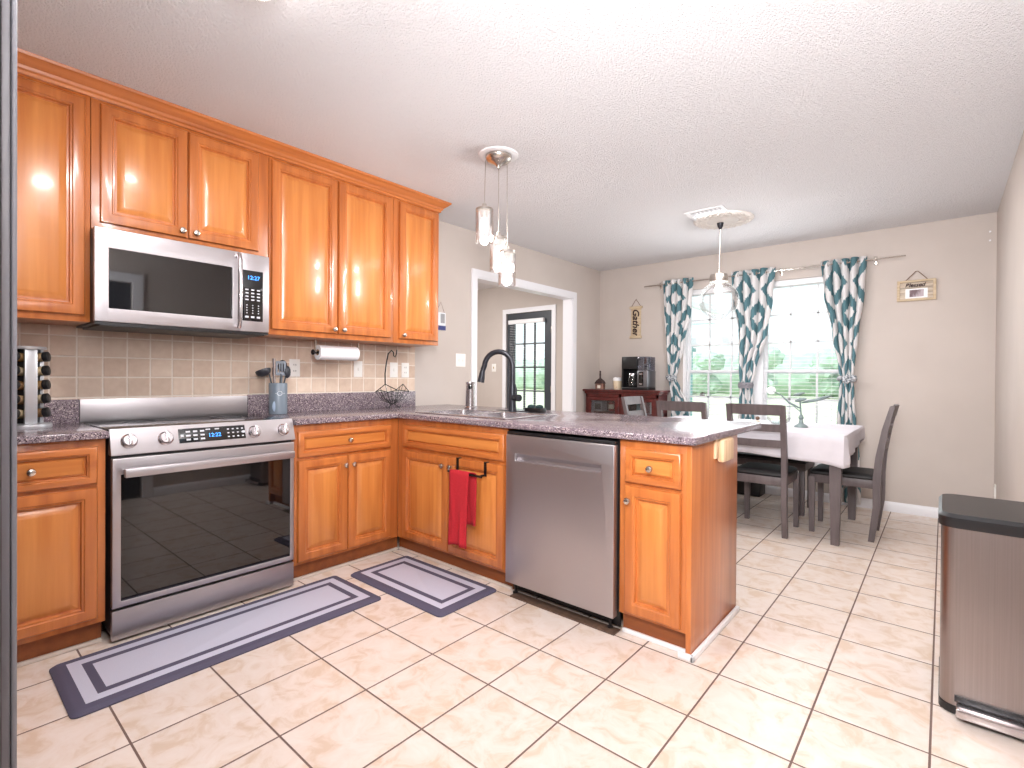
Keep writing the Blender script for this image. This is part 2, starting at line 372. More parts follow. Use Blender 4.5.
    def cells(s, us, vs, inside, fn, w0, w1, bev=0):
        # solid made of the grid cells for which inside(u,v); fn(u,v,w) -> point
        t = bmesh.new(); vd = {}
        def vt(i, j, k):
            if (i, j, k) not in vd: vd[i, j, k] = t.verts.new(Vector(fn(us[i], vs[j], (w0, w1)[k])))
            return vd[i, j, k]
        nu, nv = len(us)-1, len(vs)-1
        ins = [[inside((us[i]+us[i+1])/2, (vs[j]+vs[j+1])/2) for j in range(nv)] for i in range(nu)]
        for i in range(nu):
            for j in range(nv):
                if not ins[i][j]: continue
                t.faces.new((vt(i, j, 0), vt(i, j+1, 0), vt(i+1, j+1, 0), vt(i+1, j, 0)))
                t.faces.new((vt(i, j, 1), vt(i+1, j, 1), vt(i+1, j+1, 1), vt(i, j+1, 1)))
                for (a, b), p, q in (((i-1, j), (i, j), (i, j+1)), ((i+1, j), (i+1, j+1), (i+1, j)), ((i, j-1), (i+1, j), (i, j)), ((i, j+1), (i, j+1), (i+1, j+1))):
                    if not (0 <= a < nu and 0 <= b < nv and ins[a][b]):
                        t.faces.new((vt(*p, 0), vt(*q, 0), vt(*q, 1), vt(*p, 1)))
        bmesh.ops.recalc_face_normals(t, faces=t.faces[:])
        bmesh.ops.dissolve_limit(t, angle_limit=.01, verts=t.verts[:], edges=t.edges[:])
        if bev:
            ed = [e for e in t.edges if len(e.link_faces) == 2 and e.calc_face_angle(0) > 1]
            bmesh.ops.bevel(t, geom=ed, offset=bev, segments=3, profile=.5, affect='EDGES')
        s._merge(t); return s
    def tf(s, m): bmesh.ops.transform(s.b, matrix=m, verts=s.b.verts[:]); return s

OFF = {}
def off(p):
    while p.parent: p = p.parent
    return OFF.get(p.name, Vector())
def build(name, g, m, parent=None, origin=None, smooth=35, uv=None):
    me = bpy.data.meshes.new(name); b = g.b
    if parent is not None: o3 = off(parent)
    elif origin is not None: o3 = Vector(origin)
    else:
        c = [v.co for v in b.verts]
        o3 = Vector(((min(p.x for p in c)+max(p.x for p in c))/2, (min(p.y for p in c)+max(p.y for p in c))/2, min(p.z for p in c)))
    bmesh.ops.translate(b, vec=-o3, verts=b.verts[:])
    b.to_mesh(me); b.free()
    o = bpy.data.objects.new(name, me); COL.objects.link(o)
    me.materials.append(m)
    if smooth:
        me.shade_smooth()
        try: me.set_sharp_from_angle(angle=math.radians(smooth))
        except Exception: pass
    if parent is not None: o.parent = parent
    else: o.location = o3; OFF[o.name] = o3
    return o
def tag(o, label, cat, group=None, kind=None):
    if label: o['label'] = label
    if cat: o['category'] = cat
    if group: o['group'] = group
    if kind: o['kind'] = kind
    return o
def T(name, label, cat, loc=(0, 0, 0), group=None):
    o = bpy.data.objects.new(name, None); COL.objects.link(o); o.location = loc; OFF[o.name] = Vector(loc); o.empty_display_size = .05
    return tag(o, label, cat, group)
def struct(name, g, m, origin=(0, 0, 0), **k):
    o = build(name, g, m, None, origin=origin, **k); o['kind'] = 'structure'; return o
def copy_tree(o, parent=None):
    c = o.copy(); COL.objects.link(c); c.parent = parent
    for ch in list(o.children): copy_tree(ch, c)
    return c
def text_mesh(body, size, depth, mtx, shear=0, sx=1, bold=0):
    cu = bpy.data.curves.new('lettering', 'FONT'); cu.body = body; cu.size = size; cu.extrude = depth; cu.offset = bold; cu.align_x = 'CENTER'; cu.align_y = 'CENTER'; cu.shear = shear
    o = bpy.data.objects.new('lettering', cu); COL.objects.link(o)
    dg = bpy.context.evaluated_depsgraph_get(); me = bpy.data.meshes.new_from_object(o.evaluated_get(dg))
    bpy.data.objects.remove(o); bpy.data.curves.remove(cu)
    g = G(); g.b.from_mesh(me); bpy.data.meshes.remove(me)
    if sx != 1: g.tf(Matrix.Diagonal((sx, 1, 1, 1)))
    g.tf(mtx); return g
def frame_mtx(O, U, V):
    U, V = Vector(U).normalized(), Vector(V).normalized(); N = U.cross(V)
    m = Matrix((U, V, N)).transposed().to_4x4(); m.translation = Vector(O); return m

# ------------------------------------------------------------------ the room
X0, XR, YB, H = -1.348, 2.24, 4.124, 2.479
YN = -2.1; WT = .12
struct('floor', G().box(-4.6, XR+.1, YN-.1, YB+.12, -.05, 0), tilem, smooth=0)
struct('ceiling', G().box(-4.6, XR+.1, YN-.1, YB+.12, H, H+.05), ceilm, smooth=0)
DY0, DY1, DZ = 1.933, 3.51, 2.072
struct('wall_left', G().cells([YN, DY0, DY1, YB], [0, DZ, H], lambda y, z: not (DY0 < y < DY1 and z < DZ), lambda y, z, w: (w, y, z), X0-WT, X0), wallm, smooth=0)
WX0, WX1, WZ0, WZ1 = -.29, 1.275, .36, 2.125
struct('wall_back', G().cells([X0-WT, WX0, WX1, XR+.1], [0, WZ0, WZ1, H], lambda x, z: not (WX0 < x < WX1 and WZ0 < z < WZ1), lambda x, z, w: (x, w, z), YB, YB+WT), wallm, smooth=0)
RD0, RD1 = -.95, -.03
struct('wall_right', G().cells([YN, RD0, RD1, YB], [0, 2.05, H], lambda y, z: not (RD0 < y < RD1 and z < 2.05), lambda y, z, w: (w, y, z), XR, XR+.1), wallm, smooth=0)
struct('wall_near', G().box(X0-WT, XR+.1, YN-.1, YN, 0, H), wallm, smooth=0)
# hall beyond the cased opening
HX0, HX1 = -2.916, -2.10
struct('wall_hall_back', G().cells([-4.6, HX0, HX1, X0-WT], [0, 2.065, H], lambda x, z: not (HX0 < x < HX1 and z < 2.065), lambda x, z, w: (x, w, z), YB+.026, YB+.12), wallm, smooth=0)
struct('wall_hall_side', G().box(-4.6, -4.5, .9, YB+.1, 0, H), wallm, smooth=0)
struct('wall_hall_near', G().box(-4.6, X0-WT, .8, .9, 0, H), wallm, smooth=0)
# baseboards
def base_prof(): return [(0, 0), (.016, 0), (.016, .062), (.011, .076), (.004, .085), (0, .085)]
struct('baseboard_back', G().prism([(X0, YB-d, z) for d, z in base_prof()], (XR-X0, 0, 0)), trimw)
struct('baseboard_right', G().prism([(XR-d, RD1+.09, z) for d, z in base_prof()], (0, YB-RD1-.09, 0)), trimw)
struct('baseboard_left', G().prism([(X0+d, DY1+.07, z) for d, z in base_prof()], (0, YB-DY1-.07, 0)), trimw)
# casing of the wide opening and its jamb lining
cw = .067
def casing_u(g, fn, a0, a1, top, w, d0, d1):
    # three flat members with a thin outer bead
    for (p, q, z0, z1) in ((a0-w, a0, 0, top+w), (a1, a1+w, 0, top+w), (a0, a1, top, top+w)):
        pts = [fn(p, z0), fn(q, z0), fn(q, z1), fn(p, z1)]
        g.prism([Vector(t)+d0 for t in pts], d1)
    return g
def lx(y, z): return (X0, y, z)
g = G(); casing_u(g, lx, DY0, DY1, DZ, cw, Vector((0, 0, 0)), Vector((.016, 0, 0)))
g.box(X0-WT-.004, X0+.004, DY0-.001, DY0+.012, 0, DZ); g.box(X0-WT-.004, X0+.004, DY1-.012, DY1+.001, 0, DZ); g.box(X0-WT-.004, X0+.004, DY0, DY1, DZ-.012, DZ+.001)
struct('trim_1', g, trimw, smooth=0)
def hy(x, z): return (x, YB+.026, z)
g = G(); casing_u(g, hy, HX0, HX1, 2.065, .065, Vector((0, 0, 0)), Vector((0, -.016, 0)))
struct('trim_2', g, trimw, smooth=0)
def rx(y, z): return (XR, y, z)
g = G(); casing_u(g, rx, RD0, RD1, 2.05, .085, Vector((0, 0, 0)), Vector((-.016, 0, 0)))
struct('trim_3', g, trimw, smooth=0)
struct('trim_4', G().cells([-1.35, -.865, -.075, 1.222], [.92, 1.03, 1.4], lambda y, z: z > 1.03 or -.865 < y < -.075, lambda y, z, w: (w, y, z), X0, X0+.008), splashm, smooth=0)
# slab whose dark colour stands in for the dim room past the right-wall doorway
o = struct('dark_doorway_slab', G().box(XR+.03, XR+.07, RD0, RD1, 0, 2.05), slate, smooth=0)

# exterior glazed door in the hall
d1 = struct('door_1', G().cells([HX0+.005, -2.79, -2.235, HX1-.005], [.02, .3, 1.955, 2.06], lambda x, z: not (-2.79 < x < -2.235 and .3 < z < 1.955), lambda x, z, w: (x, w, z), YB+.04, YB+.085), slate, smooth=0)
OFF[d1.name] = Vector()
g = G()
for i in (1, 2): g.box(-2.79+i*.185-.01, -2.79+i*.185+.01, YB+.05, YB+.075, .3, 1.955)
for i in range(1, 5): g.box(-2.79, -2.235, YB+.05, YB+.075, .3+i*.331-.01, .3+i*.331+.01)
build('muntins', g, slate, d1, smooth=0)
build('pane', G().box(-2.79, -2.235, YB+.06, YB+.064, .3, 1.955), paneg, d1, smooth=0)
g = G()
for z in (1.75, .95, .25): g.box(HX1-.02, HX1+.006, YB+.02, YB+.045, z, z+.09, .003)
build('hinge', g, nickel, d1)
g = G().box(-2.85, -2.22, YB-.02, YB+.03, 1.905, 1.965, .006)
bl = T('door_blind', 'white mini blind on the dark glazed door in the hall', 'blind', (-2.53, YB+.01, 1.9))
build('headrail', g, white, bl)
g = G()
for i in range(66): g.box(-2.83, -2.24, YB-.004, YB+.018, .32+i*.024, .3215+i*.024)
build('slats', g, white, bl, smooth=0)

# windows
def window(n, x0, x1):
    fr = struct('window_%d' % n, G().cells([x0-.035, x0, x1, x1+.035], [WZ0, WZ0+.03, WZ1-.03, WZ1], lambda x, z: not (x0 < x < x1 and WZ0+.03 < z < WZ1-.03), lambda x, z, w: (x, w, z), YB+.02, YB+.11), white, smooth=0)
    OFF[fr.name] = Vector()
    zm = 1.215
    for nm, z0, z1, y in (('upper_sash', zm-.01, WZ1-.03, YB+.075), ('lower_sash', WZ0+.03, zm+.03, YB+.045)):
        g = G().cells([x0, x0+.03, x1-.03, x1], [z0, z0+.04, z1-.03, z1], lambda x, z: not (x0+.03 < x < x1-.03 and z0+.04 < z < z1-.03), lambda x, z, w: (x, w, z), y, y+.028)
        for i in (1, 2):
            xm = x0+(x1-x0)*i/3; g.box(xm-.009, xm+.009, y+.006, y+.022, z0+.03, z1-.02)
            zz = z0+.04+(z1-z0-.07)*i/3; g.box(x0+.02, x1-.02, y+.006, y+.022, zz-.009, zz+.009)
        sh = build(nm, g, white, fr, smooth=0)
        build('pane', G().box(x0+.02, x1-.02, y+.012, y+.016, z0+.02, z1-.02), paneg, sh, smooth=0)
window(1, -.255, .447); window(2, .537, 1.24)
g = G().box(.482, .502, YB+.02, YB+.11, WZ0, WZ1)                       # mullion between the windows
g.box(WX0-.02, WX1+.02, YB-.03, YB+.02, WZ0-.03, WZ0, .005)              # stool
struct('trim_5', g, white, smooth=0)
def blind(x0, x1, label):
    t = T('window_blind', label, 'blind', ((x0+x1)/2, YB+.01, 2.07), 'white slat blinds in the dining windows')
    build('headrail', G().box(x0, x1, YB-.005, YB+.035, 2.065, 2.115, .004), white, t)
    g = G(); n = 47; z0 = .47
    for i in range(n):
        z = 2.045-i*.0355
        if z < z0: break
        g.box(x0+.004, x1-.004, YB+.003, YB+.029, z-.0008, z+.0008, mtx=Matrix.Translation((0, YB+.016, z)) @ Matrix.Rotation(.1, 4, 'X') @ Matrix.Translation((0, -YB-.016, -z)))
    build('slats', g, white, t, smooth=0)
    g = G()
    for q in (.16, .84): g.cyl((x0+(x1-x0)*q, YB+.004, .43), (x0+(x1-x0)*q, YB+.004, 2.07), .0012, seg=5)
    build('ladder_cord', g, white, t)
    build('bottom_rail', G().box(x0, x1, YB+.003, YB+.029, .425, .445, .004), white, t)
blind(-.262, .455, 'white slat blind in the left dining window, nearest the sideboard')
blind(.53, 1.25, 'white slat blind in the right dining window, above the tablecloth')

# ------------------------------------------------------------------ outside
struct('ground', G().box(-70, 60, YB+.13, 110, -.45, -.4), grass, smooth=0)
struct('trim_6', G().box(-6, 3.2, YB+.13, 9.2, -.4, -.06), mat('porch_concrete', (205, 205, 200), .8), smooth=0)
g = G().box(-2.28, -2.06, 8.92, 9.08, -.06, 1.80, .008); g.box(-2.34, -2.0, 8.88, 9.12, 1.7, 1.78, .01); g.box(-2.34, -2.0, 8.88, 9.12, -.06, .1, .01)
tag(build('porch_post', g, teal), 'square pale teal porch post outside the left window', 'post')
g = G().box(-7, -.3, 8.92, 9.08, 1.80, 1.98, .006).box(-2.2, -2.1, YB+.12, 9.0, 2.3, 2.44).box(-2.22, -2.08, 8.93, 9.07, 1.95, 2.44)
tag(build('porch_beam', g, white), 'white porch beam running level across the left window outside', 'beam')
FXp, FYp, FZp = -1.55, 6.9, 2.06
pf = T('porch_fan', 'pale green leaf-bladed fan hanging outside the left window', 'fan', (FXp, FYp, FZp))
build('hub', G().lathe([(0, -.06), (.05, -.05), (.07, 0), (.05, .06), (.02, .08), (.015, .38), (0, .38)], (FXp, FYp, FZp)), teal, pf)
for k in range(4):
    a = k*PI/2+.35
    lp = [(0.06, .02), (.15, .09), (.35, .14), (.55, .09), (.66, 0), (.55, -.09), (.35, -.14), (.15, -.09), (.06, -.02)]
    m_ = Matrix.Translation((FXp, FYp, FZp)) @ Matrix.Rotation(a, 4, 'Z') @ Matrix.Rotation(.2, 4, 'X')
    build('blade', G().prism([(x, y, 0) for x, y in lp], (0, 0, .008)).tf(m_), mat('pale_green_paint', (176, 204, 186), .6), pf)
tag(build('porch_joist', G().box(FXp-.05, FXp+.05, YB+.12, 9.0, 2.44, 2.58), white), 'white joist over the porch that the leaf-bladed fan hangs from', 'beam')
def tree(x, y, h, r, label):
    t = T('tree', label, 'tree', (x, y, -.4), 'trees beyond the lawn')
    build('trunk', G().tube([(x, y, -.4), (x+.05, y, h*.3), (x, y, h*.6)], [.22, .17, .1], 8), mat('bark', (104, 90, 78), .9), t)
    g = G()
    for k in range(9):
        a = k*2.4; q = r*.55*math.sqrt(k/9)
        t_ = (x+q*math.cos(a), y+q*math.sin(a), h*.18+(k % 3)*h*.26)
        g.sphere(t_, r*.55*(.85+.3*random.random()), (1, 1, .85), 3)
    for v in g.b.verts: v.co += Vector((random.uniform(-1, 1), random.uniform(-1, 1), random.uniform(-1, 1)))*.16
    build('crown', g, foliage, t)
for k in range(13):
    tree(-33+k*3.9+.6*math.sin(k*2.1), 44+2.2*math.cos(k*1.7), 3.5+.6*math.sin(k*1.3), 1.75, 'hazy pale green tree in the row at the far edge of the lawn')
g = G()
t_ = bmesh.new(); bmesh.ops.create_grid(t_, x_segments=150, y_segments=10, size=1)
for v in t_.verts: v.co = Vector((v.co.x*45-8, 50+.9*math.cos(v.co.y*PI/2)*-1+random.uniform(-.15, .15), -.4+(v.co.y+1)*1.9+random.uniform(-.12, .12)))
g._merge(t_)
o = build('hedge', g, foliage); tag(o, 'long pale green hedge behind the row of trees across the lawn', 'hedge'); o.modifiers.new('depth', 'SOLIDIFY').thickness = 1.2
# ------------------------------------------------------------------ cabinets
DP = [(0, 0), (0, .012), (.004, .018), (.010, .02), (.042, .02), (.046, .015), (.052, .0155), (.056, .004), (.064, .004)]
DPI = [(.061, .003), (.064, .0045), (.088, .0165), (.091, .0175)]
DRW = [(0, 0), (0, .012), (.004, .018), (.009, .02), (.028, .02), (.031, .015), (.035, .0155), (.038, .004), (.043, .004)]
DRI = [(.041, .003), (.043, .0045), (.049, .011)]
def knob(name, p, n, parent, m=nickel):
    return build(name, G().lathe([(0, 0), (.007, 0), (.0055, .008), (.0055, .013), (.013, .018), (.0155, .023), (.013, .029), (.006, .032), (0, .0325)], p, n, 16), m, parent)
class Face:
    """a cabinet front: U runs to the right seen from the front, N points out"""
    def __init__(s, O, U, N): s.O, s.U, s.N = Vector(O), Vector(U), Vector(N)
    def p(s, a, z, n=0): return s.O+s.U*a+Vector((0, 0, z))+s.N*n
    def door(s, root, a0, a1, z0, z1, name='door', prof=DP, kn=None, m=wood_v):
        d = build(name, G().panel(s.p(a0, z0, .001), s.U, (0, 0, 1), s.N, a1-a0, z1-z0, prof), m, root)
        build('panel', G().panel(s.p(a0, z0, .001), s.U, (0, 0, 1), s.N, a1-a0, z1-z0, DPI if prof is DP else DRI), wood_p if m is wood_v else wood_py if m is wood_y else wood_px, d)
        if kn: knob('knob', s.p(kn[0], kn[1], .02), s.N, d)
        return d
XF, YF = -.80, .66       # face frames of the stove run and of the peninsula
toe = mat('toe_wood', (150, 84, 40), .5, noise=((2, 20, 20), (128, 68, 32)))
shoe = mat('shoe_molding', (206, 194, 184), .5)
FL = Face((XF, 0, 0), (0, 1, 0), (1, 0, 0))
# left of the range
c = T('base_cabinet', 'honey wood base cabinet with one drawer and door, left of the range', 'cabinet', (-1.07, -1.1, 0))
build('body', G().box(X0+.004, XF, -1.33, -.865, .1, .88, .001), wood_v, c)
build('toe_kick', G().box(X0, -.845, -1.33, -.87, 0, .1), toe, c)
build('shoe_strip', G().box(-.845, -.828, -1.33, -.87, 0, .018, .005), shoe, c)
d = FL.door(c, -1.30, -.893, .694, .85, 'drawer', DRW, (-1.10, .772), wood_y)
d = FL.door(c, -1.30, -.893, .125, .679, 'door', DP, (-1.27, .62))
# drawer cabinet right of the range
c = T('base_cabinet', 'honey wood base cabinet with one drawer over two doors, right of the range', 'cabinet', (-1.07, .3, 0))
build('body', G().box(X0+.004, XF, -.045, .658, .1, .88, .001), wood_v, c)
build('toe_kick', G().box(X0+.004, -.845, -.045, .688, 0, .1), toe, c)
build('shoe_strip', G().box(-.845, -.828, -.045, .686, 0, .018, .005), shoe, c)
FL.door(c, -.025, .592, .698, .842, 'drawer', DRW, (.285, .772), wood_y)
FL.door(c, -.025, .279, .118, .682, 'door', DP, (.256, .625)); FL.door(c, .285, .592, .118, .682, 'door', DP, (.31, .625))
# sink base
FP = Face((0, YF, 0), (1, 0, 0), (0, -1, 0))
c = T('sink_cabinet', 'honey wood corner sink cabinet with false drawer front and two doors', 'cabinet', (-.33, .95, 0))
build('body', G().cells([XF, -.735, .095, .155], [.66, .68, 1.24], lambda x, y: y > .68 or x < -.735 or x > .095 or True, lambda x, y, w: (x, y, w), .1, .70).box(XF, .155, .66, .69, .7, .88).box(XF, XF+.03, .69, 1.24, .7, .88).box(.125, .155, .69, 1.24, .7, .88).box(XF, .155, 1.262, 1.275, .1, .88), wood_v, c)
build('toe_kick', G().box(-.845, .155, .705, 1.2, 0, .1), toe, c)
build('shoe_strip', G().box(-.828, .155, .688, .705, 0, .018, .005), shoe, c)
FP.door(c, -.735, .137, .70, .845, 'drawer_front', DRW, None, wood_x)
dl = FP.door(c, -.735, -.305, .118, .68, 'door', DP, (-.335, .625)); dr = FP.door(c, -.299, .137, .118, .68, 'door', DP, (-.268, .625))
# peninsula end cabinet
c = T('end_cabinet', 'narrow honey wood cabinet with drawer and door at the peninsula end', 'cabinet', (.99, .95, 0))
build('body', G().box(.822, 1.13, .66, 1.24, .1, .88, .001), wood_v, c)
build('end_panel', G().box(1.128, 1.15, .655, 1.25, .018, .882, .002), wood_v, c)
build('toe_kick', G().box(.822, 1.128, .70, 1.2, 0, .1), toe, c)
build('shoe_strip', G().box(.824, 1.128, .683, .70, 0, .02, .005).box(1.15, 1.168, .64, 1.25, 0, .028, .006).box(1.10, 1.168, .64, .657, 0, .028, .006), white, c)
FP.door(c, .853, 1.108, .692, .842, 'drawer', DRW, (.98, .767), wood_x); FP.door(c, .853, 1.108, .115, .678, 'door', DP, (.878, .615))
pl = [(0, .90), (.0, .79), (.05, .775)]
br = build('corbel', G().box(1.15, 1.162, .905, .94, .795, .88, .002).box(1.15, 1.185, .945, 1.09, .775, .88, .012), wood_in, c)
br['label'] = 'unfinished pale wood block under the counter overhang'
# back of the peninsula (drywall knee wall side)
struct('wall_peninsula', G().box(X0, 1.128, 1.285, 1.31, 0, .88), wallm, smooth=0)

# uppers
XU = -1.02
FU = Face((XU, 0, 0), (0, 1, 0), (1, 0, 0))
def upper(label, y0, y1, z0, doors, name='wall_cabinet'):
    c = T(name, label, 'cabinet', (-1.18, (y0+y1)/2, z0))
    build('body', G().box(X0, XU, y0, y1, z0, 2.42, .001), wood_v, c)
    for a0, a1, zz, k in doors: FU.door(c, a0, a1, zz, 2.388, 'door', DP, k)
    return c
upper('honey wood wall cabinet at the far left above the spice rack', -1.36, -.879, 1.39, [(-1.33, -.898, 1.418, None)])
upper('short honey wood wall cabinet with two doors above the microwave', -.876, -.087, 1.815, [(-.846, -.498, 1.848, (-.525, 1.878)), (-.492, -.148, 1.848, (-.463, 1.878))])
upper('tall two-door honey wood wall cabinet above the paper towel roll', -.084, .772, 1.39, [(-.075, .336, 1.42, (.308, 1.447)), (.345, .745, 1.42, (.373, 1.447))])
upper('narrow single-door honey wood wall cabinet at the run\'s right end', .775, 1.19, 1.39, [(.816, 1.172, 1.42, (.843, 1.447))])
pr = [(0, 2.405), (.012, 2.405), (.014, 2.418), (.022, 2.424), (.026, 2.436), (.048, 2.452), (.058, 2.462), (.066, 2.466), (.07, 2.4785), (0, 2.4785)]
g = G()
g.rings([[(XU+o_, -1.36, z) for o_, z in pr], [(XU+o_, 1.19+o_, z) for o_, z in pr], [(X0, 1.19+o_, z) for o_, z in pr]])
struct('trim_7', g, wood_y, smooth=20)

# ------------------------------------------------------------------ counters and sink
CT0, CT1 = .882, .914
c = T('countertop', 'short speckled grey countertop left of the range', 'countertop', (-1.05, -1.1, CT0))
build('slab', G().box(X0, -.765, -1.33, -.858, CT0, CT1, .007, 3), counterm, c)
build('backsplash', G().box(X0+.001, X0+.02, -1.33, -.866, CT1-.002, 1.03, .003), counterm, c)
c = T('countertop', 'long L-shaped speckled grey countertop over the sink and peninsula', 'countertop', (-.1, 1.1, CT0))
SX0, SX1, SY0, SY1 = -.74, .06, .745, 1.245
def ins(x, y):
    if SX0+.02 < x < SX1-.02 and SY0+.02 < y < SY1-.07: return False
    return y > .625 or x < -.765
g = G().cells([X0, -.765, SX0+.02, SX1-.02, 1.175], [-.048, .625, SY0+.02, SY1-.07, 1.59], ins, lambda x, y, w: (x, y, w), CT0, CT1, .007)
build('slab', g, counterm, c)
build('backsplash', G().box(X0+.001, X0+.02, -.072, 1.222, CT1-.002, 1.035, .003), counterm, c)

s_ = T('sink', 'double-bowl stainless sink set in the speckled counter', 'sink', ((SX0+SX1)/2, 1, CT1))
xm = (SX0+SX1)/2
def in_rim(x, y): return not ((SX0+.03 < x < xm-.015 or xm+.015 < x < SX1-.03) and SY0+.03 < y < SY1-.08)
build('rim', G().cells([SX0, SX0+.03, xm-.015, xm+.015, SX1-.03, SX1], [SY0, SY0+.03, SY1-.08, SY1], in_rim, lambda x, y, w: (x, y, w), CT1, CT1+.006, .002), steel_bar, s_)
def bowl(x0, x1, y0, y1, zt, zb):
    def rr(x0, x1, y0, y1, r, z):
        P = []
        for cx, cy, a in ((x1-r, y1-r, 0), (x0+r, y1-r, 1), (x0+r, y0+r, 2), (x1-r, y0+r, 3)):
            for k in range(5): P.append((cx+r*math.cos((a+k/4)*PI/2), cy+r*math.sin((a+k/4)*PI/2), z))
        return P
    g = G().rings([rr(x0, x1, y0, y1, .04, zt), rr(x0+.006, x1-.006, y0+.006, y1-.006, .04, zb+.03), rr(x0+.03, x1-.03, y0+.03, y1-.03, .04, zb)], cap0=False)
    return g
for x0, x1 in ((SX0+.028, xm-.013), (xm+.013, SX1-.028)):
    b_ = build('bowl', bowl(x0, x1, SY0+.028, SY1-.078, CT1+.003, CT1-.18), steel_bar, s_)
    build('drain', G().lathe([(0, .001), (.02, .001), (.03, .004), (.042, .004), (.044, .001)], ((x0+x1)/2, (SY0+SY1)/2-.02, CT1-.18)), nickel, b_)
fx, fy = -.343, 1.275
f_ = T('faucet', 'black gooseneck pull-down faucet behind the sink', 'faucet', (fx, fy, CT1))
build('deck_plate', G().box(fx-.13, fx+.13, fy-.028, fy+.028, CT1+.001, CT1+.009, .003), bronze, f_)
P = [(fx, fy, CT1+.008), (fx, fy, 1.18)]
R_ = .105
dirv = Vector((-.93, -.36, 0)).normalized()
for k in range(13):
    a = PI*k/12*.98
    q = Vector((fx, fy, 1.225))+dirv*(R_*1.0*(1-math.cos(a)))+Vector((0, 0, R_*math.sin(a)))
    P.append(q)
P.append(Vector(P[-1])+dirv*.012+Vector((0, 0, -.03)))
build('neck', G().tube(P, .0185, 14), bronze, f_)
e_ = Vector(P[-1])
build('spray_head', G().tube([e_, e_+dirv*.006+Vector((0, 0, -.03)), e_+dirv*.016+Vector((0, 0, -.085))], [.017, .021, .026], 14), bronze, f_)
build('base', G().lathe([(.03, 0), (.028, .02), (.024, .07), (.024, .16), (.017, .2), (.015, .3)], (fx, fy, CT1+.008)), bronze, f_)
hdl = build('handle', G().cyl((fx+.02, fy-.01, 1.012), (fx+.085, fy-.03, 1.012), .022, .024).tube([(fx+.05, fy-.02, 1.03), (fx+.045, fy-.015, 1.07), (fx+.03, fy-.01, 1.105)], [.008, .007, .006], 8), bronze, f_)
sd = T('soap_dispenser', 'tall brushed steel soap dispenser at the left end of the sink', 'dispenser', (-.765, 1.285, CT1))
build('body', G().lathe([(0, 0), (.044, 0), (.044, .012), (.036, .02), (.034, .18), (.036, .2), (0, .202)], (-.765, 1.285, CT1), seg=28), steel_bar, sd)
build('sensor_window', G().box(-.012, .012, -.006, .003, .15, .185, .002).tf(Matrix.Translation((-.765, 1.285, CT1)) @ Matrix.Rotation(.75, 4, 'Z') @ Matrix.Translation((0, -.033, 0))), blackgl, sd)
build('spout', G().box(-.012, .012, -.05, 0, .175, .195, .005).tf(Matrix.Translation((-.765, 1.285, CT1)) @ Matrix.Rotation(.75, 4, 'Z') @ Matrix.Translation((0, -.02, .008))), steel_bar, sd)
sc_ = T('sponge_caddy', 'small black sponge caddy on the counter beside the faucet', 'caddy', (-.2, 1.35, CT1))
build('tray', G().box(-.27, -.13, 1.315, 1.385, CT1, CT1+.03, .008), black, sc_)
build('scrubber', G().sphere((-.235, 1.35, CT1+.035), .028, (1, 1, .6)).sphere((-.165, 1.35, CT1+.036), .028, (1.1, 1, .6)), mat('dark_teal_scrubber', (38, 62, 62), .9, noise=((150, 150, 150), (20, 30, 32), .3, .7, .6)), sc_)

# ------------------------------------------------------------------ range
r_ = T('range', 'stainless slide-in electric range with black oven window between the base cabinets', 'range', (-1.05, -.45, 0))
RY0, RY1 = -.852, -.052
build('body', G().box(-1.33, -.80, RY0+.004, RY1-.004, .03, .9, .002), mat('dark_grey_enamel', (52, 50, 54), .4), r_)
build('cooktop', G().box(-1.30, -.812, RY0-.004, RY1+.002, .9, .917, .003), cookgl, r_)
for x, y, rr in ((-1.17, -.66, .07), (-.95, -.66, .1), (-1.17, -.25, .08), (-.95, -.25, .11)):
    build('burner_ring', G().lathe([(rr-.002, 0), (rr-.002, .0006), (rr, .0006), (rr, 0)], (x, y, .917), seg=40), mat('grey_print', (92, 90, 94), .3), r_)
build('backguard', G().box(X0+.009, X0+.022, -.865, -.075, .915, 1.03, .002), steel_h, r_)
cp = [(-.812, RY0, .918), (-.80, RY0, .918), (-.765, RY0, .812), (-.765, RY0, .806), (-.82, RY0, .806)]
build('control_panel', G().prism(cp, (0, RY1-RY0, 0)), steel_h, r_)
nrm = Vector((.106, 0, .035)).normalized(); vup = Vector((-.035, 0, .106)).normalized()
def on_panel(y, z, d=0): 
    t = (z-.812)/.106; return Vector((-.765-.035*t, y, z))+nrm*d
for y in (-.788, -.652, -.262, -.113):
    k = build('knob', G().lathe([(.031, 0), (.031, .008), (.027, .012), (.025, .028), (.023, .03), (0, .03)], on_panel(y, .862, .001), nrm, 28), steel_bar, r_)
    build('grip', G().box(-.006, .006, -.026, .026, 0, .012, .003).tf(frame_mtx(on_panel(y, .862, .03), (0, 1, 0), vup)), steel_bar, k)
dp = build('display', G().box(-.147, .147, -.034, .034, 0, .003, .001).tf(frame_mtx(on_panel(-.452, .868, 0), (0, 1, 0), vup)), blackgl, r_)
build('clock_digits', text_mesh('12:22', .026, .0004, frame_mtx(on_panel(-.447, .862, .0036), (0, 1, 0), vup)), bluelcd, dp)
palep = mat('pale_print', (196, 198, 204), .5)
def keyb(y, z, w, h):
    build('button', G().box(-w/2, w/2, -h/2, h/2, 0, .0006).tf(frame_mtx(on_panel(y, z, .0034), (0, 1, 0), vup)), palep, dp, smooth=0)
for i in range(3):
    for j in range(3): keyb(-.56+i*.03, .885-j*.018, .018, .008)
for i in range(4):
    for j in range(3): keyb(-.385+i*.022, .885-j*.018, .009, .006)
keyb(-.475, .89, .02, .006); keyb(-.435, .89, .02, .006); keyb(-.585, .868, .012, .012); keyb(-.314, .868, .012, .012)
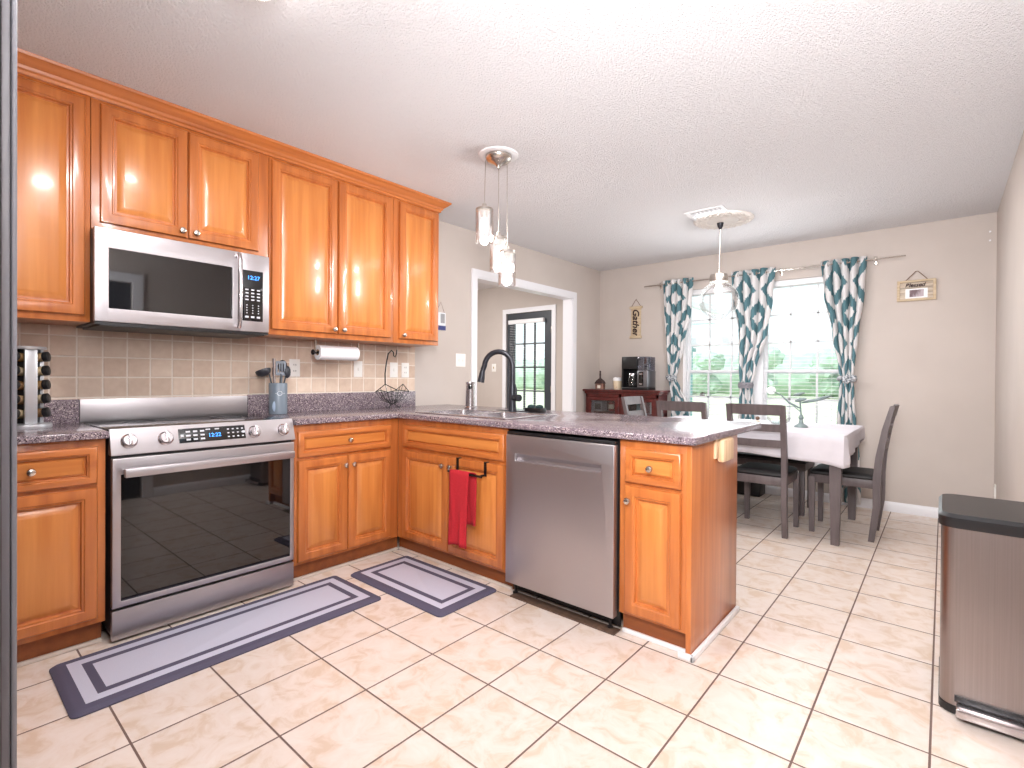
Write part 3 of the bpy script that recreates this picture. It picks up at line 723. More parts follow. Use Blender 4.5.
od = build('oven_door', G().cells([RY0+.004, -.817, -.077, RY1-.004], [.15, .175, .722, .792], lambda y, z: not (-.817 < y < -.077 and .175 < z < .722), lambda y, z, w: (w, y, z), -.80, -.768, .003), steel_h, r_)
build('window', G().box(-.795, -.7705, -.818, -.076, .174, .723), blackgl, od, smooth=0)
hb = G().box(-.735, -.71, -.815, -.078, .714, .753, .005)
hb.box(-.772, -.72, -.812, -.785, .725, .745, .004); hb.box(-.772, -.72, -.108, -.081, .725, .745, .004)
build('handle', hb, steel_h, od)
build('storage_drawer', G().box(-.80, -.768, RY0+.004, RY1-.004, .012, .138, .003), steel_h, r_)

# ------------------------------------------------------------------ microwave
m_ = T('microwave', 'stainless over-the-range microwave with dark window under the short cabinet', 'microwave', (-1.15, -.5, 1.38))
MY0, MY1, MZ0, MZ1 = -.88, -.121, 1.378, 1.81
build('body', G().box(X0+.005, -.957, MY0+.003, MY1-.003, MZ0+.004, MZ1, .002), mat('microwave_case', (62, 60, 64), .4, .5), m_)
md = build('door', G().cells([MY0, -.828, -.31, -.272], [MZ0+.012, 1.452, 1.722, MZ1], lambda y, z: not (-.828 < y < -.31 and 1.452 < z < 1.722), lambda y, z, w: (w, y, z), -.957, -.932, .003), steel_h, m_)
w_ = build('window', G().box(-.952, -.9345, -.829, -.309, 1.451, 1.723), blackgl, md, smooth=0)
g = G().tube([(-.932, -.288, 1.785), (-.905, -.288, 1.79), (-.893, -.288, 1.76), (-.888, -.288, 1.6), (-.893, -.288, 1.44), (-.905, -.288, 1.41), (-.932, -.288, 1.415)], .0115, 12)
build('handle', g, steel_bar, md)
build('control_side', G().box(-.957, -.932, -.2715, MY1, MZ0+.012, MZ1, .003), steel_h, m_)
kp = build('keypad', G().box(-.934, -.9305, -.264, -.155, 1.447, 1.72, .001), blackgl, m_)
FM = lambda y, z, d=0: (-.9302+d, y, z)
build('clock_digits', text_mesh('12:27', .03, .0003, frame_mtx(FM(-.205, 1.68), (0, 1, 0), (0, 0, 1))), bluelcd, kp)
def mkey(y0, y1, z0, z1): build('button', G().box(-.9303, -.9298, y0, y1, z0, z1), palep, kp, smooth=0)
for i in range(3):
    for j in range(4): mkey(-.247+i*.03, -.231+i*.03, 1.612-j*.018, 1.619-j*.018)
    for j in range(4): mkey(-.242+i*.03, -.236+i*.03, 1.53-j*.014, 1.535-j*.014)
    mkey(-.248+i*.03, -.23+i*.03, 1.464, 1.474)
build('bottom_vent', G().box(-1.30, -.94, MY0+.02, MY1-.02, MZ0-.006, MZ0+.004, .002), black, m_)
build('grille', G().box(-.957, -.936, MY0+.002, MY1-.002, MZ0, MZ0+.011), black, m_)

# ------------------------------------------------------------------ dishwasher
d_ = T('dishwasher', 'stainless dishwasher with pocket handle in the peninsula', 'dishwasher', (.49, .95, 0))
build('tub', G().box(.168, .812, .66, 1.24, .1, .868), mat('dishwasher_case', (40, 38, 40), .5), d_)
dd = build('door', G().cells([.172, .236, .744, .812], [.075, .72, .757, .852], lambda x, z: not (.236 < x < .744 and .72 < z < .757), lambda x, z, w: (x, w, z), .622, .659, .004), steel, d_)
build('handle_pocket', G().box(.235, .745, .65, .658, .719, .758).prism([(.236, .624, .757), (.236, .65, .757), (.236, .65, .735)], (.508, 0, 0)), steel_h, dd, smooth=0)
build('control_edge', G().box(.172, .812, .63, .66, .853, .869, .002), black, d_)
build('toe_panel', G().box(.172, .812, .69, .7, .02, .1), black, d_)
for x in (.2, .77): build('foot', G().lathe([(.014, 0), (.014, .012), (.007, .014), (.007, .12)], (x, .675, 0), seg=10), black, d_)
struct('trim_8', G().box(.2, .815, .625, .69, .0005, .008, .002), mat('brown_threshold', (96, 74, 60), .5, noise=((40, 3, 3), (78, 60, 50))))

# ------------------------------------------------------------------ towel bar and towel on the right sink door
tb = T('towel_bar', 'black over-the-door towel bar on the right sink door', 'towel bar', (-.1, .62, .62))
TBx0, TBx1, TBy, TBz = -.225, .02, .585, .612
for x in (TBx0+.012, TBx1-.012):
    g = G().box(x-.009, x+.009, .6355, .6385, .605, .684); g.box(x-.009, x+.009, .6385, .66, .681, .684)
    g.tube([(x, .637, .612), (x, .61, .612), (x, TBy, .612)], .006, 8)
    build('hook', g, blackm, tb)
build('bar', G().cyl((TBx0-.01, TBy, TBz), (TBx1+.01, TBy, TBz), .0065, seg=12), blackm, tb)
def towel():
    nx, prof = 14, []
    # front leaf hangs low, back leaf shorter, over the bar
    zs_f = [.205+.4*i/16 for i in range(17)]
    pth = [(TBy-.014, z) for z in zs_f]+[(TBy-.012, .618), (TBy-.006, .6245), (TBy+.002, .6255), (TBy+.01, .621), (TBy+.014, .61)]+[(TBy+.016, .6-.27*i/11) for i in range(12)]
    loops = []
    for i, (y, z) in enumerate(pth):
        row = []
        for k in range(nx+1):
            u = k/nx; hang = max(0, min(1, (.61-z)/.3))
            xL, xR = (-.208, -.056) if i <= 18 else (-.175, -.022)
            fold = .011*math.sin(u*9.5+.6)*hang+.006*math.sin(u*17+z*9)*hang
            yy = y-(.006*hang+max(0, fold) if i <= 18 else -min(.016, max(0, fold)))
            zz = z+(.01*math.sin(u*3) if i == 0 else 0)
            row.append((xL+(xR-xL)*u*(1-.12*hang)+.01*hang, yy, zz))
        loops.append(row)
    g = G().rings(loops, False, False, closed_u=False); return g
o = build('dish_towel', towel(), redcloth)
tag(o, 'red terry dish towel folded over the black towel bar', 'towel')
md_ = o.modifiers.new('thickness', 'SOLIDIFY'); md_.thickness = .005; md_.offset = 0

# ------------------------------------------------------------------ things on the stove-side counter
# spice rack
SPX, SPY = -1.17, -1.075
sr = T('spice_rack', 'silver revolving spice rack tower on the left counter', 'spice rack', (SPX, SPY, CT1))
silver = mat('silver_plastic', (204, 206, 210), .3, .6)
build('base', G().lathe([(0, 0), (.088, 0), (.09, .008), (.088, .018), (.06, .022), (0, .022)], (SPX, SPY, CT1), seg=32), silver, sr)
build('top', G().lathe([(0, 0), (.07, 0), (.072, .006), (.068, .013), (0, .016)], (SPX, SPY, 1.262), seg=32), silver, sr)
build('core', G().box(-.026, .026, -.026, .026, .936, 1.262).tf(Matrix.Translation((SPX, SPY, 0)) @ Matrix.Rotation(math.radians(59), 4, 'Z')), black, sr)
for k in range(4):
    a = math.radians(14+90*k)
    build('panel', G().box(.042, .056, -.022, .022, .93, 1.264, .004).tf(Matrix.Translation((SPX, SPY, 0)) @ Matrix.Rotation(a, 4, 'Z')), silver, sr)
jarm = glass_thin('jar_glass', (.95, .95, .93), .06)
spices = [(196, 160, 120), (214, 190, 150), (170, 130, 80), (200, 180, 150), (150, 110, 70)]
tier = ['topmost', 'second from the top', 'middle', 'second from the bottom', 'lowest']
for ci, (az, side) in enumerate(((64, 'right-hand'), (-38, 'front'))):
    for j in range(5):
        a = math.radians(az); z = 1.225-j*.062; ax = Vector((math.cos(a), math.sin(a), .12)).normalized()
        p = Vector((SPX, SPY, z))+Vector((math.cos(a), math.sin(a), 0))*.02
        t = T('spice_jar', '%s spice jar with black cap in the rack\'s %s column' % (tier[j], side), 'jar', p, 'spice jars in the revolving rack')
        build('glass', G().lathe([(0, 0), (.02, 0), (.0215, .004), (.0215, .04), (.018, .043)], p, ax, 16), jarm, t)
        build('spice', G().lathe([(0, .002), (.0195, .002), (.0195, .038), (0, .038)], p, ax, 14), mat('spice_%d' % ((j+ci*2) % 5), spices[(j+ci*2) % 5], .9), t)
        build('cap', G().lathe([(.0185, .041), (.022, .043), (.022, .06), (.019, .062), (0, .062)], p, ax, 16), black, t)

# utensil crock
CX_, CY_ = -1.235, .07
ck = T('utensil_crock', 'slate blue utensil crock on the counter right of the range', 'crock', (CX_, CY_, CT1))
build('jar', G().lathe([(0, 0), (.05, 0), (.053, .004), (.053, .19), (.051, .193), (.047, .19), (.047, .02), (0, .02)], (CX_, CY_, CT1), seg=36), crockm, ck)
va = math.atan2(-1.38-CY_, 1.92-CX_)
def on_crock(da, z, r=.0532): return (CX_+r*math.cos(va+da), CY_+r*math.sin(va+da), CT1+z)
g = G().tube([on_crock(.18+.26*math.cos(k*PI/8), .13+.013*math.sin(k*PI/8), .0536) for k in range(16)], .0012, 5, closed=True)
for q in (-.75, -.6, .75, .9): g.tube([on_crock(.18+q*.6-.03, .13, .0535), on_crock(.18+q*.6+.03, .13, .0535)], .0012, 5)
build('emblem', g, mat('white_print', (226, 230, 234), .6), ck)
build('oval_print', G().sphere(on_crock(-.35, .05, .0505), .034, (.12, .5, 1)).tf(Matrix.Identity(4)), mat('pale_blue_print', (150, 168, 190), .5), ck)
gu = 'utensils in the slate crock'
greyp = mat('grey_nylon', (112, 120, 132), .4); darkp = mat('charcoal_nylon', (46, 48, 56), .4)
def handle_to(g, top, r=.005, foot=(0, 0)):
    g.tube([(CX_+foot[0], CY_+foot[1], CT1+.024), top], [r, r*.9], 8); return g
Vw = Vector((math.cos(va+PI/2), math.sin(va+PI/2), 0))      # to the right in view
cc = Vector((CX_, CY_, CT1))
def P3(a, z, d=0): return cc+Vw*a+Vector((math.cos(va), math.sin(va), 0))*d+Vector((0, 0, z))
t = T('ladle', 'black ladle leaning left out of the slate crock', 'ladle', P3(-.02, .02), gu)
build('handle', G().tube([P3(.02, .03, .015), P3(-.04, .2, .015), P3(-.05, .25, .015)], .005, 8), darkp, t)
b_ = G().lathe([(.045, 0), (.044, -.014), (.036, -.028), (.02, -.036), (0, -.038), ], P3(-.085, .272, .015), tuple(Vector((-.2, 0, 0))+Vector((0, 0, 1))-Vw*.25), 20)
b_.lathe([(.045, 0), (.042, -.013), (.034, -.026), (.018, -.034), (0, -.036)], P3(-.085, .272, .015), tuple(Vector((-.2, 0, 0))+Vector((0, 0, 1))-Vw*.25), 20)
build('bowl', b_, darkp, t)
t = T('whisk_handle', 'pale silver utensil handle standing upright in the crock', 'utensil', P3(-.02, .02), gu)
build('grip', G().tube([P3(-.005, .03, .03), P3(-.022, .2, .03), P3(-.026, .345, .03)], [.007, .009, .011], 10), steel_bar, t)
t = T('slotted_turner', 'charcoal slotted turner standing in the middle of the crock', 'turner', P3(.01, .02), gu)
build('handle', G().tube([P3(.005, .03), P3(.012, .2), P3(.015, .25)], .005, 8), darkp, t)
g = G().cells([-.028, -.018, -.01, -.004, .004, .01, .018, .028], [0, .02, .075, .09], lambda u, v: not (.02 < v < .075 and (-.018 < u < -.01 or -.004 < u < .004 or .01 < u < .018)), lambda u, v, w: P3(.015+u, .24+v, w), -.002, .002)
build('blade', g, greyp, t)
t = T('serving_spoon', 'charcoal serving spoon tilted right at the crock rim', 'spoon', P3(.03, .02), gu)
build('handle', G().tube([P3(.0, .03, -.01), P3(.035, .2, -.01), P3(.045, .24, -.01)], .005, 8), darkp, t)
build('bowl', G().sphere(P3(.052, .262, -.01), .026, (.6, .85, 1.5)), darkp, t)
t = T('pasta_fork', 'grey nylon pasta spoon at the back of the crock', 'spoon', P3(.03, .02, -.02), gu)
build('handle', G().tube([P3(.01, .03, -.025), P3(.02, .2, -.025), P3(.022, .27, -.025)], .005, 8), greyp, t)
build('bowl', G().sphere(P3(.024, .3, -.025), .03, (.6, 1, 1.3)), darkp, t)

# paper towel under the double cabinet
h_ = T('paper_towel_holder', 'black paper towel holder mounted under the wall cabinet', 'holder', (-1.15, .42, 1.38))
build('rod', G().cyl((-1.15, .255, 1.305), (-1.15, .59, 1.305), .008, seg=12), blackm, h_)
build('knob', G().sphere((-1.15, .252, 1.305), .019, (1, .6, 1)), blackm, h_)
g = G()
for y in (.268, .578): g.box(-1.158, -1.142, y-.003, y+.003, 1.305, 1.389)
build('arm', g, nickel, h_)
t = T('paper_towel_roll', 'white paper towel roll hanging under the wall cabinet', 'paper towels', (-1.15, .42, 1.26))
build('roll', G().lathe([(.02, -.14), (.047, -.14), (.0475, -.135), (.0475, .135), (.047, .14), (.02, .14), (.02, -.14)], (-1.15, .423, 1.305), (0, 1, 0), 32), paper, t)
build('cardboard_core', G().lathe([(.018, -.139), (.0198, -.139), (.0198, .139), (.018, .139), (.018, -.139)], (-1.15, .423, 1.305), (0, 1, 0), 20), mat('cardboard', (170, 140, 105), .8), t)

# banana hook basket
BX, BY = -1.2, .905
b_ = T('fruit_basket', 'black wire fruit basket with banana hook in the counter corner', 'basket', (BX, BY, CT1))
rim = [(0, -.15, .125), (.055, -.105, .182), (.085, -.03, .142), (.055, .052, .182), (0, .15, .125), (-.04, .08, .135), (-.06, 0, .12), (-.04, -.08, .135)]
rim = [Vector((BX+a, BY+b, CT1+c)) for a, b, c in rim]
build('rim', G().tube(rim, .0035, 8, closed=True), blackm, b_)
g = G(); n = 0
for i in range(8):
    A, B = rim[i], rim[(i+1) % 8]
    for q in (0, .5):
        p = A.lerp(B, q); k = i+q
        bt = Vector((BX+.022*math.cos(k*PI/4+PI), BY-.04*math.sin(k*PI/4+PI/2), CT1+.035))
        bt = Vector((BX+(p.x-BX)*.2, BY+(p.y-BY)*.14, CT1+.035))
        mid = p.lerp(bt, .55)+Vector(((p.x-BX)*.12, (p.y-BY)*.12, -.008))
        g.tube([p, mid, bt], .0017, 6)
for f in (.4, .75):
    g.tube([p.lerp(Vector((BX+(p.x-BX)*.2, BY+(p.y-BY)*.14, CT1+.035)), f) for p in rim], .0017, 6, closed=True)
g.tube([Vector((BX+(p.x-BX)*.2, BY+(p.y-BY)*.14, CT1+.035)) for p in rim], .003, 6, closed=True)
build('wire_bowl', g, blackm, b_)
g = G()
for sgn in (-1, 1):
    g.tube([(BX, BY+sgn*.012, CT1+.036), (BX+.01, BY+sgn*.03, CT1+.02), (BX+.01, BY+sgn*.055, CT1+.006), (BX+.01, BY+sgn*.07, CT1+.012), (BX+.01, BY+sgn*.06, CT1+.024)], .003, 6)
g.tube([(BX-.02, BY, CT1+.036), (BX-.04, BY, CT1+.004)], .003, 6)
build('scroll_foot', g, blackm, b_)
g = G().tube([(BX+.054, BY-.105, CT1+.18), (BX+.045, BY-.1, CT1+.26), (BX+.03, BY-.078, CT1+.34), (BX+.012, BY-.05, CT1+.405), (BX, BY-.012, CT1+.432), (BX, BY+.006, CT1+.418), (BX, BY+.008, CT1+.392), (BX, BY+.02, CT1+.384), (BX, BY+.032, CT1+.405), (BX, BY+.036, CT1+.438)], .0045, 8)
build('banana_hook', g, blackm, b_)

# wall plates
def outlet(y, z, label, toggles=0, w=.072, x=X0+.008):
    t = T('outlet' if not toggles else 'light_switch', label, 'outlet' if not toggles else 'switch', (x, y, z), 'white wall plates')
    build('plate', G().box(x, x+.005, y-w/2, y+w/2, z-.058, z+.058, .002), plate, t)
    if toggles:
        for k in range(toggles):
            yy = y+(k-(toggles-1)/2)*.046; build('toggle', G().box(x+.004, x+.014, yy-.005, yy+.005, z-.012, z+.012, .002), plate, t)
    else:
        for dz in (-.02, .02):
            rc = build('receptacle', G().lathe([(0, 0), (.0165, 0), (.0165, .0016), (0, .0018)], (x+.0045, y, z+dz), (1, 0, 0), 18), plate, t)
            build('slots', G().box(x+.006, x+.0066, y-.008, y-.005, z+dz-.005, z+dz+.006).box(x+.006, x+.0066, y+.005, y+.008, z+dz-.005, z+dz+.006), black, rc)
outlet(.225, 1.205, 'white outlet on the tile just behind the utensil crock')
outlet(.70, 1.205, 'white wall switch on the tile right of the paper towel roll', 1)
outlet(1.015, 1.203, 'white wall switch on the tile behind the banana hook', 1)
outlet(1.125, 1.203, 'white outlet on the tile at the backsplash\'s right end')
outlet(1.738, 1.30, 'white double switch on the plain wall left of the wide opening', 2, .117, X0)
# hall switch on the far hall wall
t = T('light_switch', 'white switch on the hall wall left of the dark glazed door', 'switch', (-3.16, YB+.026, 1.29))
build('plate', G().box(-3.2, -3.12, YB+.021, YB+.026, 1.232, 1.348, .002), plate, t)
build('toggle', G().box(-3.166, -3.154, YB+.012, YB+.021, 1.275, 1.305, .003), mat('brass', (190, 160, 100), .35, .8), t)
# right wall outlet
t = T('outlet', 'white outlet seen edge-on on the right wall above the trash can', 'outlet', (XR, 3.95, .3))
build('plate', G().box(XR-.006, XR, 3.91, 3.99, .235, .355, .002), plate, t)
build('receptacle', G().box(XR-.009, XR-.006, 3.93, 3.97, .26, .33, .001), plate, t)
# little framed card beside the end cabinet
t = T('wall_card', 'small white and blue card hanging beside the end wall cabinet', 'picture', (X0, 1.5, 1.54))
build('card', G().box(X0, X0+.008, 1.44, 1.553, 1.55, 1.70, .002), mat('card_white', (226, 230, 234), .6), t)
build('photo', G().box(X0+.008, X0+.0095, 1.495, 1.542, 1.61, 1.69), mat('card_grey', (150, 150, 152), .6), t)
build('blue_band', G().box(X0+.008, X0+.0098, 1.44, 1.553, 1.55, 1.588), mat('card_blue', (52, 62, 118), .6), t)
build('hanging_loop', G().tube([(X0+.005, 1.45, 1.7), (X0+.005, 1.5, 1.79), (X0+.005, 1.54, 1.7)], .0015, 6), twine, t)
# nails near the ceiling
t = tag(build('wall_hook', G().lathe([(0, 0), (.006, 0), (.004, .012), (.007, .016), (0, .018)], (2.2, YB, 2.26), (0, -1, 0), 10).lathe([(0, 0), (.006, 0), (.004, .012), (.007, .016), (0, .018)], (2.2, YB, 2.33), (0, -1, 0), 10), white), 'small white wall hook near the ceiling in the right corner', 'hook')

# ------------------------------------------------------------------ mats
def floor_mat_thing(x0, x1, y0, y1, label):
    cx, cy = (x0+x1)/2, (y0+y1)/2
    def rr(i, r, z):
        P = []
        for qx, qy, a in ((x1-i-r, y1-i-r, 0), (x0+i+r, y1-i-r, 1), (x0+i+r, y0+i+r, 2), (x1-i-r, y0+i+r, 3)):
            for k in range(5): P.append((qx+r*math.cos((a+k/4)*PI/2), qy+r*math.sin((a+k/4)*PI/2), z))
        return P
    g = G().rings([rr(0, .025, .001), rr(0, .025, .006), rr(.012, .02, .015), rr(.02, .016, .017)])
    o = build('floor_mat', g, rug_mat('woven_mat_%d' % (label.startswith('short')), x0, x1, y0, y1), origin=(cx, cy, 0))
    tag(o, label, 'mat', 'grey bordered kitchen mats')
floor_mat_thing(-.727, -.272, -1.055, .172, 'long grey runner mat with dark border in front of the range')
floor_mat_thing(-.68, .108, .226, .64, 'short grey mat with dark border below the sink')

# ------------------------------------------------------------------ trash can
tcx0, tcx1, tcy0, tcy1 = 1.925, 2.225, .925, 1.33
t = T('trash_can', 'stainless rectangular step trash can with black lid against the right wall', 'trash can', (2.075, 1.13, 0))
def rrect(x0, x1, y0, y1, r, z, n=7):
    P = []
    for qx, qy, a in ((x1-r, y1-r, 0), (x0+r, y1-r, 1), (x0+r, y0+r, 2), (x1-r, y0+r, 3)):
        for k in range(n): P.append((qx+r*math.cos((a+k/(n-1))*PI/2), qy+r*math.sin((a+k/(n-1))*PI/2), z))
    return P
steel_can = mat('can_steel', (160, 151, 149), .3, 1, noise=((200, 200, 2), (152, 143, 141), .3, .7))
build('body', G().rings([rrect(tcx0, tcx1, tcy0, tcy1, .045, .03, 12), rrect(tcx0, tcx1, tcy0, tcy1, .045, .645, 12)]), steel_can, t)
build('base_band', G().rings([rrect(tcx0-.002, tcx1+.002, tcy0-.002, tcy1+.002, .047, .004, 12), rrect(tcx0-.002, tcx1+.002, tcy0-.002, tcy1+.002, .047, .032, 12)]), black, t)
lid = build('lid', G().rings([rrect(tcx0-.006, tcx1+.006, tcy0-.008, tcy1+.006, .05, .645), rrect(tcx0-.008, tcx1+.008, tcy0-.01, tcy1+.008, .05, .65), rrect(tcx0-.008, tcx1+.008, tcy0-.01, tcy1+.008, .05, .68), rrect(tcx0+.002, tcx1-.002, tcy0, tcy1-.002, .045, .692)]), mat('lid_plastic', (20, 20, 23), .35), t)
build('pedal', G().box(1.968, 2.19, .868, .92, .018, .05, .008), steel_bar, t)
build('pedal_slot', G().box(1.965, 2.2, .918, .9262, .05, .07), black, t)

# ------------------------------------------------------------------ refrigerator at the left edge of the picture
t = T('refrigerator', 'grey refrigerator side at the far left edge of the picture', 'refrigerator', (.4, -1.7, 0))
build('cabinet', G().box(-.05, .798, YN+.03, -1.302, .02, 1.785, .004), fridgeg, t)
fd = build('door', G().box(-.048, .80, -1.299, -1.2885, .06, 1.785, .002), fridgeg, t)
build('edge_trim', G().box(-.048, .80, -1.2875, -1.2805, .06, 1.785, .003, 3), mat('fridge_door_edge', (112, 112, 118), .5, 0), fd)
build('grille', G().box(-.04, .79, -1.32, -1.30, .02, .058, .002), black, t)

# ------------------------------------------------------------------ lights
t = T('ceiling_light', 'flush dome ceiling light over the kitchen floor', 'light', (KL[0], KL[1], H))
build('pan', G().lathe([(0, 0), (.13, 0), (.13, -.02), (.12, -.025), (0, -.025)], (KL[0], KL[1], H), seg=36), nickel, t)
build('dome', G().lathe([(.115, -.024), (.11, -.05), (.085, -.072), (.045, -.083), (0, -.085)], (KL[0], KL[1], H), seg=36), domem, t)
PX, PY = -.112, .863
t = T('pendant_cluster', 'nickel pendant light with three glass cylinders over the sink counter', 'pendant light', (PX, PY, H))
build('canopy', G().lathe([(0, 0), (.078, 0), (.08, -.012), (.074, -.03), (.055, -.045), (.022, -.056), (.013, -.066), (.01, -.078), (0, -.08)], (PX, PY, H), seg=32), nickel, t)
build('trim_ring', G().lathe([(.08, 0), (.12, 0), (.118, -.006), (.1, -.012), (.08, -.008)], (PX, PY, H), seg=36), white, t)
for dx, dy, zb in ((-.066, -.05, 1.955), (-.008, .012, 1.787), (.046, .03, 1.70)):
    x, y = PX+dx, PY+dy
    sh = build('shade', G().lathe([(.05, .0), (.0535, .002), (.0535, .2), (.05, .2), (.05, 0)], (x, y, zb), seg=28), clearg, t)
    build('inner_glass', G().lathe([(.0, .03), (.034, .03), (.034, .19)], (x, y, zb), seg=24), linerm, sh)
    build('bulb', G().lathe([(0, .06), (.018, .066), (.026, .09), (.022, .125), (.012, .15), (0, .15)], (x, y, zb), seg=18), bulbm, sh)
    build('cap', G().lathe([(0, .235), (.012, .235), (.014, .212), (.05, .206), (.052, .19), (.03, .188), (.016, .15), (0, .15)], (x, y, zb), seg=24), nickel, sh)
    build('cord', G().cyl((x, y, zb+.23), (PX+dx*.95, PY+dy*.95, H-.03), .0022, seg=6), nickel, t)
    light('pendant_bulb', 'POINT', (x, y, zb+.045), 13, (1, .98, .97), .03)
GX, GY = .49, 2.97
t = T('globe_pendant', 'clear glass globe pendant hanging over the dining table', 'pendant light', (GX, GY, H))
build('canopy', G().lathe([(0, -.012), (.03, -.012), (.022, -.05), (.01, -.075), (0, -.075)], (GX, GY, H), seg=20), bronze, t)
build('rod', G().cyl((GX-.008, GY, 2.02), (GX+.002, GY, H-.05), .006, seg=10), nickel, t)
build('cap', G().lathe([(0, .07), (.02, .07), (.068, .06), (.072, .05), (.072, .0), (.05, -.006), (0, -.006)], (GX-.008, GY, 1.965), seg=28), nickel, t)
gl = build('globe', G().lathe([(.055, .158)]+[(.158*math.sin(a), .158*math.cos(a)) for a in [.4+(PI-.4)*k/18 for k in range(19)]], (GX-.008, GY, 1.81), seg=36), clearg, t)
build('bulb', G().lathe([(0, 0), (.022, .008), (.032, .035), (.026, .07), (.014, .1), (0, .1)], (GX-.008, GY, 1.855), seg=18), bulbm, t)
light('globe_bulb', 'POINT', (GX-.008, GY, 1.83), 15, (1, .98, .96), .035)
# medallion: ring of plaster scrolls
g = G().lathe([(0, -.0), (.235, 0), (.235, -.008), (.22, -.016), (.2, -.012), (.1, -.014), (.08, -.022), (.04, -.024), (0, -.024)], (.515, 2.965, H), seg=48)
for k in range(24):
    a = k*PI/12; c_ = Vector((.515+.16*math.cos(a), 2.965+.16*math.sin(a), H-.014)); ra = Vector((math.cos(a), math.sin(a), 0)); ta = Vector((-math.sin(a), math.cos(a), 0))
    g.tube([c_+ra*(.032*math.cos(q))+ta*(.018*math.sin(q)) for q in [i*PI/4 for i in range(8)]], .006, 6, closed=True)
    c2 = Vector((.515+.21*math.cos(a+.13), 2.965+.21*math.sin(a+.13), H-.014)); g.sphere(c2, .011, sub=1)
tag(build('ceiling_medallion', g, mat('plaster', (222, 216, 210), .8)), 'round carved plaster medallion on the ceiling above the globe pendant', 'medallion')
t = T('ceiling_vent', 'rectangular white air vent on the ceiling beside the medallion', 'vent', (.48, 2.66, H))
build('frame', G().cells([.33, .36, .6, .63], [2.585, 2.61, 2.80, 2.83], lambda x, y: not (.36 < x < .6 and 2.61 < y < 2.80), lambda x, y, w: (x, y, w), H-.01, H, .003), white, t)
g = G()
for i in range(7): g.box(.362+i*.034, .392+i*.034, 2.61, 2.80, H-.008, H-.0065, mtx=Matrix.Translation((.377+i*.034, 0, H-.007)) @ Matrix.Rotation(.45, 4, 'Y') @ Matrix.Translation((-.377-i*.034, 0, -H+.007)))
build('louvre', g, white, t, smooth=0)

# ------------------------------------------------------------------ dining table, cloth, chairs, bench
TX0, TX1, TY0, TY1, TZ = -.12, 1.412, 2.70, 3.655, .768
t = T('dining_table', 'grey wood dining table under the white cloth by the windows', 'table', ((TX0+TX1)/2, (TY0+TY1)/2, 0))
build('tabletop', G().box(TX0, TX1, TY0, TY1, TZ-.03, TZ, .004), greyw, t)
build('apron', G().cells([TX0+.06, TX0+.08, TX1-.08, TX1-.06], [TY0+.06, TY0+.08, TY1-.08, TY1-.06], lambda x, y: not (TX0+.08 < x < TX1-.08 and TY0+.08 < y < TY1-.08), lambda x, y, w: (x, y, w), TZ-.1, TZ-.03), greyw, t)
for x, y in ((TX0+.05, TY0+.048), (TX0+.05, TY1-.06), (TX1-.05, TY0+.048), (TX1-.05, TY1-.06)):
    build('leg', G().rings([[(x+a*w, y+b*w, z) for a, b in ((-1, -1), (1, -1), (1, 1), (-1, 1))] for z, w in ((0, .024), (.5, .035), (TZ-.03, .035))]), greyw, t)
def cloth():
    # rounded-rectangle drape: rows run from the middle of the top outward and down
    g = G(); N = 180; ox = .012
    per = []
    x0, x1, y0, y1 = TX0-.012, TX1+.012, TY0-.012, TY1+.012
    L = [(x0, y0), (x1, y0), (x1, y1), (x0, y1)]
    tot = 2*(x1-x0+y1-y0)
    for k in range(N):
        s = tot*k/N
        for i in range(4):
            A, B = Vector(L[i]), Vector(L[(i+1) % 4]); l = (B-A).length
            if s <= l: p = A+(B-A)*(s/l); n = [(0, -1), (1, 0), (0, 1), (-1, 0)][i]; break
            s -= l
        per.append((p, Vector(n), i, s/l))
    c = Vector(((x0+x1)/2, (y0+y1)/2))
    loops = []
    for f in (.0, .5, .9, .98): loops.append([(c.x+(p.x-c.x)*max(f, .02), c.y+(p.y-c.y)*max(f, .02), TZ+.004) for p, n, i, q in per])
    loops.append([(p.x, p.y, TZ+.001) for p, n, i, q in per])
    for j in range(1, 9):
        row = []
        for p, n, i, q in per:
            if i == 0: drop = .185+.012*math.sin(q*9)
            elif i == 1: drop = .185*(1-q)+.075*q
            elif i == 2: drop = .12
            else: drop = .15
            cor = min(q, 1-q); crn = math.exp(-(cor/.06)**2) if i in (0, 2) else math.exp(-(cor/.09)**2)
            drop += .03*crn
            d = drop*j/8
            fold = (.010*math.sin(q*38 if i % 2 == 0 else q*24)+.006*math.sin(q*71+i))*j/8
            out = .004+fold*.6+.012*crn*j/8
            row.append((p.x+n.x*(out+.006), p.y+n.y*(out+.006), TZ-d))
        loops.append(row)
    g.rings(loops, cap0=True, cap1=False); return g
o = build('tablecloth', cloth(), clothm); o['label'] = 'white cloth hanging over the edges of the dining table'; o['category'] = 'tablecloth'
mo = o.modifiers.new('thickness', 'SOLIDIFY'); mo.thickness = .002

